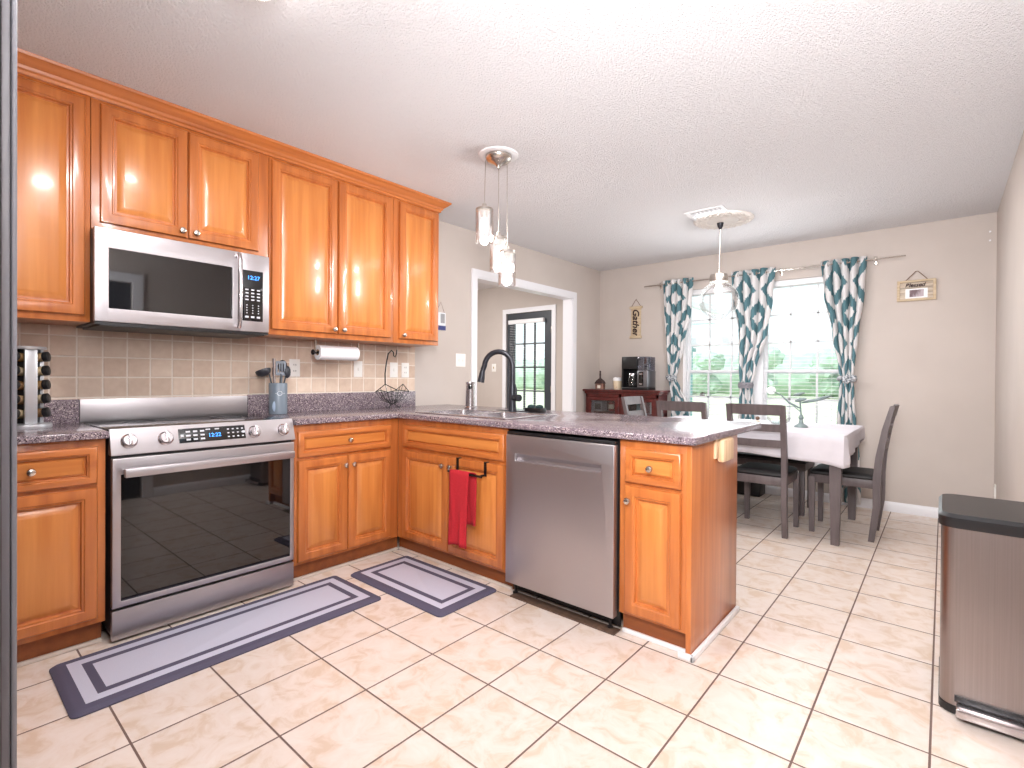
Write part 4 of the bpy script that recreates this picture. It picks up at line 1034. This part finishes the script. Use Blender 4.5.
def make_chair(label):
    t = T('dining_chair', label, 'chair', (0, 0, 0), 'grey ladder-back dining chairs')
    W2 = .2
    def post(sx):
        x = sx*(W2-.018)
        ys = [(0, .03, 0), (.25, .0, 0), (.45, .0, 0), (.6, -.012, 0), (.8, -.045, 0), (.965, -.085, 0)]
        return G().rings([[(x+a*.018, y+b*d, z) for a, b in ((-1, -1), (1, -1), (1, 1), (-1, 1))] for (z, y, _), d in zip(ys, (.018, .022, .024, .022, .019, .015))])
    for sx in (-1, 1): build('back_post', post(sx), greyw, t)
    for sx in (-1, 1):
        x = sx*(W2-.02); build('leg', G().rings([[(x+a*w, .4+b*w, z) for a, b in ((-1, -1), (1, -1), (1, 1), (-1, 1))] for z, w in ((0, .016), (.42, .021))]), greyw, t)
    def rail(z0, z1, y0, y1, bow):
        R = []
        for k in range(9):
            u = k/8; x = -W2+.018+u*(2*W2-.036); b_ = -bow*math.sin(u*PI)
            R.append([(x, y0+b_-.009, z0), (x, y0+b_+.009, z0), (x, y1+b_+.009, z1), (x, y1+b_-.009, z1)])
        return G().rings(R)
    build('top_rail', rail(.89, .968, -.066, -.084, .02), greyw, t)
    build('slat', rail(.77, .825, -.038, -.05, .02), greyw, t); build('slat', rail(.655, .71, -.018, -.028, .02), greyw, t)
    build('seat_frame', G().box(-W2+.012, W2-.012, .0, .415, .375, .435, .003), greyw, t)
    def cush(i, z): return [(p[0], p[1], z) for p in rrect(-W2+.012+i, W2-.012-i, .012+i, .418-i, .03, z, 5)]
    build('seat', G().rings([cush(.004, .434), cush(-.002, .446), cush(0, .458), cush(.02, .47), cush(.06, .475)]), leather, t)
    return t
ch = make_chair('grey ladder-back dining chair nearest the peninsula end, back to the kitchen')
OFFS = [(.88, 2.675, 0, None), (.325, 2.675, 0, 'left one of the two grey dining chairs with backs to the kitchen'),
        (1.575, 3.185, PI/2, 'grey ladder-back dining chair at the table\'s right end, seen side-on against the bare wall'), (-.355, 3.23, -PI/2, 'grey ladder-back dining chair at the table\'s left end, in front of the sideboard')]
OFFS = [(x, y-.025 if rz == 0 else y, rz, l) for x, y, rz, l in OFFS]
for x, y, rz, lab in OFFS:
    c = ch if lab is None else copy_tree(ch)
    c.location = (x, y, 0); c.rotation_euler = (0, 0, rz)
    if lab: c['label'] = lab
b_ = T('dining_bench', 'grey bench with dark cushion on the table\'s window side', 'bench', (.55, 3.62, 0))
for x in (.08, 1.025):
    for y in (3.44, 3.79): build('leg', G().box(x-.02, x+.02, y-.02, y+.02, 0, .4, .002), greyw, b_)
build('seat_frame', G().box(.05, 1.055, 3.41, 3.82, .38, .44, .003), greyw, b_)
build('seat', G().rings([[(p[0], p[1], z) for p in rrect(.05+i, 1.055-i, 3.41+i, 3.82-i, .03, z, 5)] for i, z in ((.002, .439), (-.003, .455), (.015, .475), (.06, .482))]), leather, b_)

# sculpture on the table
SXx, SYy, SZ = 1.075, 3.12, TZ+.005
t = T('table_sculpture', 'spindly grey metal branch sculpture with white disc on the tablecloth', 'sculpture', (SXx, SYy, SZ))
gm = mat('verdigris_metal', (124, 138, 138), .5, .4)
build('base', G().lathe([(0, 0), (.05, 0), (.045, .012), (.018, .03), (.012, .06), (.02, .075), (.008, .1), (0, .1)], (SXx, SYy, SZ), seg=18), gm, t)
g = G().tube([(SXx, SYy, SZ+.09), (SXx-.005, SYy, SZ+.15), (SXx-.01, SYy, SZ+.23)], .006, 8)
g.tube([(SXx-.01, SYy, SZ+.15), (SXx-.08, SYy-.02, SZ+.19), (SXx-.14, SYy-.02, SZ+.25), (SXx-.2, SYy-.03, SZ+.28)], [.006, .008, .005, .004], 8)
g.tube([(SXx-.1, SYy-.02, SZ+.16), (SXx-.05, SYy-.02, SZ+.165), (SXx, SYy-.01, SZ+.12)], .004, 6)
build('stem', g, gm, t)
g = G()
for (a, b, c_, s1, s2) in ((.09, 0, .215, .1, .012), (.155, .0, .24, .05, .01), (-.02, .02, .26, .045, .012), (.0, -.02, .215, .045, .014)):
    g.sphere((SXx+a, SYy+b, SZ+c_), 1, (s1, .02, s2), 2, mtx=Matrix.Rotation(-.25, 4, 'Y'))
build('leaf', g, gm, t)
build('disc', G().lathe([(0, 0), (.03, 0), (.033, .004), (.03, .008), (0, .008)], (SXx-.21, SYy-.03, SZ+.285), (.4, -.9, 0), 24), white, t)
t = T('glass_bowl', 'clear glass bowl on the tablecloth behind the near chair', 'bowl', (.93, 3.05, SZ))
build('bowl', G().lathe([(0, 0), (.04, .0), (.045, .006), (.085, .05), (.09, .075), (.087, .075), (.08, .05), (.04, .01), (0, .008)], (.93, 3.05, SZ), seg=28), clearg, t)
build('filling', G().sphere((.93, 3.05, SZ+.03), .05, (1, 1, .45), 2), mat('pale_teal_beads', (150, 186, 186), .5, noise=((120, 120, 120), (220, 232, 230), .35, .6)), t)
t = T('figurine', 'small white and brown ceramic figurine on the tablecloth', 'figurine', (.80, 2.95, SZ))
build('body', G().lathe([(0, 0), (.022, 0), (.024, .01), (.018, .035), (.014, .05), (0, .052)], (.80, 2.95, SZ), seg=16), ceramic, t)
build('head', G().sphere((.80, 2.95, SZ+.065), .016, sub=2), mat('brown_glaze', (112, 84, 70), .4), t)

# ------------------------------------------------------------------ curtains
YC = YB-.075
def curtain(rows, u1, label, tie):
    # rows: (z, centre x, half width, fold depth) from top to floor
    NZ, NU = 90, 96
    t = T('curtain', label, 'curtain', (rows[0][1], YC, rows[0][0]), 'teal and white patterned curtains on the rod')
    o3 = OFF[t.name]
    z_t, z_b = rows[0][0], rows[-1][0]
    vs, fs, uvs = [], [], []
    def interp(z):
        for a, b in zip(rows, rows[1:]):
            if a[0] >= z >= b[0]:
                f = (a[0]-z)/(a[0]-b[0]); f = f*f*(3-2*f); return [a[i]+(b[i]-a[i])*f for i in range(1, 4)]
        return rows[-1][1:]
    for j in range(NZ+1):
        z = z_t+(z_b-z_t)*j/NZ; cx, hw, fd = interp(z)
        for k in range(NU+1):
            u = k/NU; ph = u*2*PI*5
            edge = math.sin(u*PI)**.3 if 0 < u < 1 else 0
            y = YC+fd*math.sin(ph)*(.6+.4*edge)+fd*.35*math.sin(ph*.5+z*2.2)
            x = cx+(u*2-1)*hw+.25*fd*math.cos(ph)
            vs.append((x-o3.x, y-o3.y, z-o3.z)); uvs.append((u*u1, (z_t-z)/.56+.12))
    for j in range(NZ):
        for k in range(NU):
            a = j*(NU+1)+k; fs.append((a, a+1, a+NU+2, a+NU+1))
    me = bpy.data.meshes.new('panel'); me.from_pydata(vs, [], fs); ul = me.uv_layers.new(name='UVMap')
    for lp in me.loops: ul.data[lp.index].uv = uvs[lp.vertex_index]
    me.materials.append(curtm); me.shade_smooth()
    p = bpy.data.objects.new('panel', me); COL.objects.link(p); p.parent = t
    mo = p.modifiers.new('thickness', 'SOLIDIFY'); mo.thickness = .002
    n = 4
    cx, hw = rows[0][1], rows[0][2]
    for i in range(n):
        x = cx+((i+.5)/n*2-1)*hw*.85
        build('grommet', G().tube([(x+.004*(i % 2), YC+.022*math.cos(q), 2.207+.022*math.sin(q)) for q in [k*PI/8 for k in range(16)]], .004, 6, closed=True), nickel, t)
    tie(t)
def knot_tie(x, z, r):
    def f(t):
        g = G()
        g.tube([(x+r*math.cos(q), YC+.045*math.sin(q), z+.012*math.sin(2*q)) for q in [k*PI/10 for k in range(20)]], .018, 8, closed=True)
        g.tube([(x+r*.6, YC-.04, z), (x+r*.2, YC-.06, z+.03), (x-r*.2, YC-.062, z-.01), (x+r*.1, YC-.058, z-.03), (x+r*.6, YC-.05, z-.005)], .017, 8)
        g.sphere((x+r*.85, YC-.04, z+.012), .032, (1, .8, .8), 2)
        build('tieback', g, mat('silvery_tie', (196, 198, 202), .6, noise=((60, 60, 60), (70, 84, 92), .45, .62)), t)
    return f
def band_tie(x, z, r):
    def f(t):
        g = G().rings([[(x+r*math.cos(q), YC+.05*math.sin(q), zz) for q in [k*PI/12 for k in range(24)]] for zz in (z-.03, z-.02, z+.02, z+.03)], False, False)
        g.tube([(x+r*1.02*math.cos(q), YC+.052*math.sin(q), z+.012*(1 if k % 2 else -1)) for k, q in enumerate([k*PI/12 for k in range(24)])], .004, 6, closed=True)
        build('tieback', g, mat('grey_band', (128, 126, 132), .6), t)
    return f
curtain([(2.245, -.322, .168, .026), (1.9, -.325, .15, .026), (1.5, -.35, .10, .024), (1.24, -.368, .058, .02), (1.155, -.377, .042, .014), (1.05, -.345, .06, .018), (.9, -.30, .09, .022), (.6, -.28, .12, .024), (.04, -.28, .14, .026)], 1.1, 'teal ikat curtain at the left end of the rod, nearest the sideboard', knot_tie(-.385, 1.155, .045))
curtain([(2.25, .45, .205, .028), (1.95, .45, .185, .028), (1.6, .455, .135, .026), (1.24, .408, .085, .02), (1.09, .398, .062, .016), (.95, .40, .072, .02), (.6, .40, .085, .022), (.3, .42, .075, .02), (.05, .43, .05, .018)], 1.5, 'teal ikat curtain in the middle of the rod, between the two windows', band_tie(.398, 1.085, .07))
curtain([(2.245, 1.22, .175, .028), (1.95, 1.225, .155, .028), (1.55, 1.24, .10, .025), (1.25, 1.252, .062, .018), (1.155, 1.256, .05, .014), (1.05, 1.256, .06, .018), (.75, 1.256, .075, .02), (.4, 1.26, .10, .024), (.04, 1.26, .11, .026)], 1.5, 'teal ikat curtain at the right end of the rod, nearest the photo sign', knot_tie(1.262, 1.155, .062))
t = T('curtain_rod', 'thin nickel curtain rod across both dining windows', 'curtain rod', (.47, YC, 2.205))
build('rod', G().tube([(-.66, YC, 2.207), (1.45, YC, 2.207)], .0075, 10), nickel, t)
build('end_rod', G().cyl((-.72, YC, 2.207), (-.64, YC, 2.207), .0055, seg=10).cyl((1.45, YC, 2.207), (1.675, YC, 2.207), .0055, seg=10), nickel, t)
for x in (-.55, .70, 1.46): build('bracket', G().box(x-.006, x+.006, YC, YB, 2.20, 2.214).box(x-.012, x+.012, YB-.006, YB, 2.17, 2.245, .002), nickel, t)

tag(build('floor_box', G().box(.33, .58, 3.9, 4.1, .002, .17, .01), black), 'low black box on the floor under the middle curtain', 'box')

# ------------------------------------------------------------------ wall signs
t = T('wall_sign', 'narrow hanging wood sign with dark lettering above the coffee maker', 'sign', (-.85, YB, 1.65))
build('board', G().box(-.915, -.79, YB-.012, YB, 1.645, 1.975, .003), signw, t)
build('batten', G().box(-.935, -.772, YB-.02, YB, 1.972, 2.0, .004).box(-.93, -.777, YB-.022, YB, 1.62, 1.652, .006), signw, t)
build('lettering', text_mesh('Gather', .112, .0008, frame_mtx((-.855, YB-.0135, 1.81), (0, 0, -1), (1, 0, 0)), .25, 1, .003), ink, t)
build('hanger', G().tube([(-.91, YB-.008, 2.0), (-.853, YB-.008, 2.083), (-.795, YB-.008, 2.0)], .003, 6), twine, t)
t = T('photo_sign', 'slatted wood photo sign with rope hanger on the bare wall by the curtain', 'sign', (1.745, YB, 1.82))
build('frame', G().cells([1.614, 1.634, 1.856, 1.876], [1.825, 1.842, 1.985, 2.002], lambda x, z: not (1.634 < x < 1.856 and 1.842 < z < 1.985), lambda x, z, w: (x, w, z), YB-.022, YB, .002), signw, t)
g = G()
for i in range(3): g.box(1.634, 1.856, YB-.012, YB-.002, 1.842+i*.0485, 1.886+i*.0485, .002)
build('slats', g, mat('weathered_slats', (176, 160, 142), .7, noise=((8, 30, 90), (212, 200, 184), .35, .65)), t)
build('lettering', text_mesh('Blessed', .044, .0008, frame_mtx((1.735, YB-.0145, 1.958), (1, 0, 0), (0, 0, 1)), .3, 1, .0012), ink, t)
pm = build('photo_mat', G().box(1.672, 1.82, YB-.016, YB-.012, 1.848, 1.928), white, t)
build('photo', G().box(1.70, 1.795, YB-.0175, YB-.016, 1.858, 1.918), mat('dim_photo', (92, 60, 66), .4, noise=((22, 22, 8), (168, 152, 158), .42, .58)), pm)
build('hanger', G().tube([(1.672, YB-.012, 2.0), (1.742, YB-.012, 2.075), (1.755, YB-.012, 2.075), (1.82, YB-.012, 2.0)], .003, 6), twine, t)

# ------------------------------------------------------------------ sideboard and what stands on it
BX0, BX1, BY0, BY1, BZ = -1.30, -.40, 3.74, 3.985, 1.018
t = T('sideboard', 'dark cherry sideboard with glazed doors in the dining corner', 'sideboard', (-.85, 3.94, 0))
build('top', G().box(BX0-.035, BX1+.035, BY0-.025, BY1, BZ-.022, BZ, .006).box(BX0-.018, BX1+.018, BY0-.012, BY1, BZ-.05, BZ-.02, .01), cherry, t)
g = G().box(BX0, BX0+.02, BY0, BY1, .06, BZ-.05).box(BX1-.02, BX1, BY0, BY1, .06, BZ-.05).box(BX0, BX1, BY1-.012, BY1, .06, BZ-.05).box(BX0, BX1, BY0+.01, BY1, .06, .08).box(BX0, BX1, BY0+.01, BY1, .74, .76).box(BX0, BX1, BY0, BY0+.02, BZ-.085, BZ-.05).box(-.865, -.835, BY0, BY0+.02, .06, BZ-.05)
build('carcass', g, cherry, t, smooth=0)
for x in (BX0+.03, BX1-.03):
    for y in (BY0+.03, BY1-.03): build('leg', G().box(x-.025, x+.025, y-.025, y+.025, 0, .065, .004), cherry, t)
for x0, x1 in ((BX0+.02, -.867), (-.833, BX1-.02)):
    d = build('door', G().cells([x0, x0+.05, x1-.05, x1], [.085, .135, BZ-.13, BZ-.09], lambda x, z: not (x0+.05 < x < x1-.05 and .135 < z < BZ-.13), lambda x, z, w: (x, w, z), BY0-.006, BY0+.014, .003), cherry, t)
    build('pane', G().box(x0+.045, x1-.045, BY0+.002, BY0+.005, .13, BZ-.125), doorg, d, smooth=0)
    knob('knob', (x1-.025 if x0 < -1 else x0+.025, BY0-.006, .7), (0, -1, 0), d)
SBZ = .76
t = T('countertop_appliance', 'small grey appliance inside the sideboard behind the left glass door', 'appliance', (-1.17, 3.9, SBZ))
build('case', G().box(-1.23, -1.12, 3.80, 3.93, SBZ, SBZ+.15, .008), mat('appliance_grey', (150, 152, 156), .4), t)
build('opening', G().box(-1.215, -1.135, 3.796, 3.802, SBZ+.02, SBZ+.09), black, t)
t = T('sauce_bottle', 'red bottle inside the sideboard right of the grey appliance', 'bottle', (-1.04, 3.88, SBZ))
build('bottle', G().lathe([(0, 0), (.03, 0), (.032, .004), (.032, .09), (.012, .12), (.012, .14), (0, .14)], (-1.04, 3.88, SBZ), seg=18), mat('red_glass', (150, 36, 30), .3), t)
build('paper_label', G().lathe([(.0325, .03), (.0325, .08)], (-1.04, 3.88, SBZ), seg=18), mat('cream_paper', (222, 206, 180), .7), t)
for i, (x, w, h, col, lab) in enumerate(((-.76, .03, .14, (30, 30, 52), 'dark navy book inside the sideboard behind the right glass door'), (-.68, .05, .12, (120, 168, 176), 'pale teal book inside the sideboard, middle of the right side'), (-.6, .04, .13, (150, 52, 40), 'brick red book inside the sideboard, right of the teal one'), (-.52, .05, .125, (206, 204, 196), 'off-white book inside the sideboard, rightmost on the shelf'))):
    t = T('book', lab, 'book', (x, 3.9, SBZ), 'books inside the sideboard')
    build('cover', G().box(x, x+w, 3.80, 3.95, SBZ, SBZ+h, .002), mat('book_%d' % i, col, .6), t)
    build('pages', G().box(x+.003, x+w-.003, 3.804, 3.9515, SBZ+.003, SBZ+h+.0006), paper, t)
# coffee maker
t = T('coffee_maker', 'black and silver drip coffee maker on the sideboard', 'coffee maker', (-.67, 3.87, BZ))
cx0, cx1, cy0, cy1 = -.85, -.535, 3.77, 3.975
build('base', G().box(cx0, cx1, cy0, cy1, BZ, BZ+.03, .006), black, t)
build('back', G().box(cx0, -.66, 3.93, cy1, BZ+.03, BZ+.36, .004).box(cx0, cx0+.02, cy0, cy1, BZ+.03, BZ+.37, .004), black, t)
build('top_housing', G().box(cx0, -.66, cy0, cy1, BZ+.235, BZ+.372, .006), black, t)
build('filter_basket', G().lathe([(0, 0), (.05, 0), (.058, .03), (.06, .09), (0, .09)], (-.745, 3.835, BZ+.245), seg=24), steel_bar, t)
build('tower', G().box(-.66, cx1, cy0, cy1, BZ+.03, BZ+.215, .006), mat('silver_face', (128, 128, 132), .3, .8), t)
build('water_tank', G().box(-.655, cx1-.004, cy0+.004, cy1, BZ+.215, BZ+.37, .008), glass_thin('smoky_plastic', (.5, .52, .6), .15), t)
build('control_strip', G().box(-.64, -.585, cy0-.004, cy0, BZ+.05, BZ+.2, .001), blackgl, t)
build('button', G().box(-.632, -.593, cy0-.008, cy0-.003, BZ+.06, BZ+.075, .001).box(-.632, -.593, cy0-.008, cy0-.003, BZ+.17, BZ+.185, .001), steel_bar, t)
k = build('carafe', G().lathe([(0, 0), (.055, 0), (.066, .02), (.068, .07), (.05, .13), (.045, .15), (.043, .15), (.045, .13), (.062, .07), (.05, .01), (0, .008)], (-.75, 3.84, BZ+.032), seg=28), clearg, t)
build('band', G().lathe([(.0505, .128), (.049, .15), (.046, .155), (.0, .156)], (-.75, 3.84, BZ+.032), seg=24), steel_bar, k)
build('handle', G().tube([(-.72, 3.825, BZ+.175), (-.70, 3.79, BZ+.17), (-.70, 3.785, BZ+.09), (-.72, 3.81, BZ+.06)], .007, 8), black, k)
t = T('travel_cup', 'cream canister with white lid on the sideboard left of the coffee maker', 'canister', (-.95, 3.86, BZ))
build('cup', G().lathe([(0, 0), (.042, 0), (.05, .1), (.05, .105)], (-.95, 3.86, BZ), seg=24), mat('cream_print', (226, 206, 176), .5, noise=((60, 60, 30), (150, 110, 80), .62, .7)), t)
build('lid', G().lathe([(.054, .1), (.055, .115), (.048, .135), (.03, .14), (0, .14)], (-.95, 3.86, BZ), seg=24), white, t)
t = T('cabin_ornament', 'small brown house-shaped ornament with spire at the sideboard\'s left end', 'ornament', (-1.18, 3.86, BZ))
om = mat('rust_brown', (112, 78, 66), .6, noise=((30, 30, 30), (160, 120, 104)))
build('house', G().box(-1.23, -1.13, 3.83, 3.89, BZ, BZ+.065, .004), om, t)
build('roof', G().prism([(-1.24, 3.825, BZ+.065), (-1.12, 3.825, BZ+.065), (-1.145, 3.825, BZ+.10), (-1.18, 3.825, BZ+.125), (-1.215, 3.825, BZ+.10)], (0, .07, 0)), mat('dark_roof', (64, 44, 42), .6), t)
build('spire', G().lathe([(.012, .115), (.008, .15), (.011, .165), (.009, .2), (.012, .21), (0, .22)], (-1.18, 3.86, BZ), seg=10), mat('dark_roof', (64, 44, 42), .6), t)
build('doorway', G().box(-1.2, -1.16, 3.827, 3.831, BZ+.01, BZ+.045), ceramic, t)
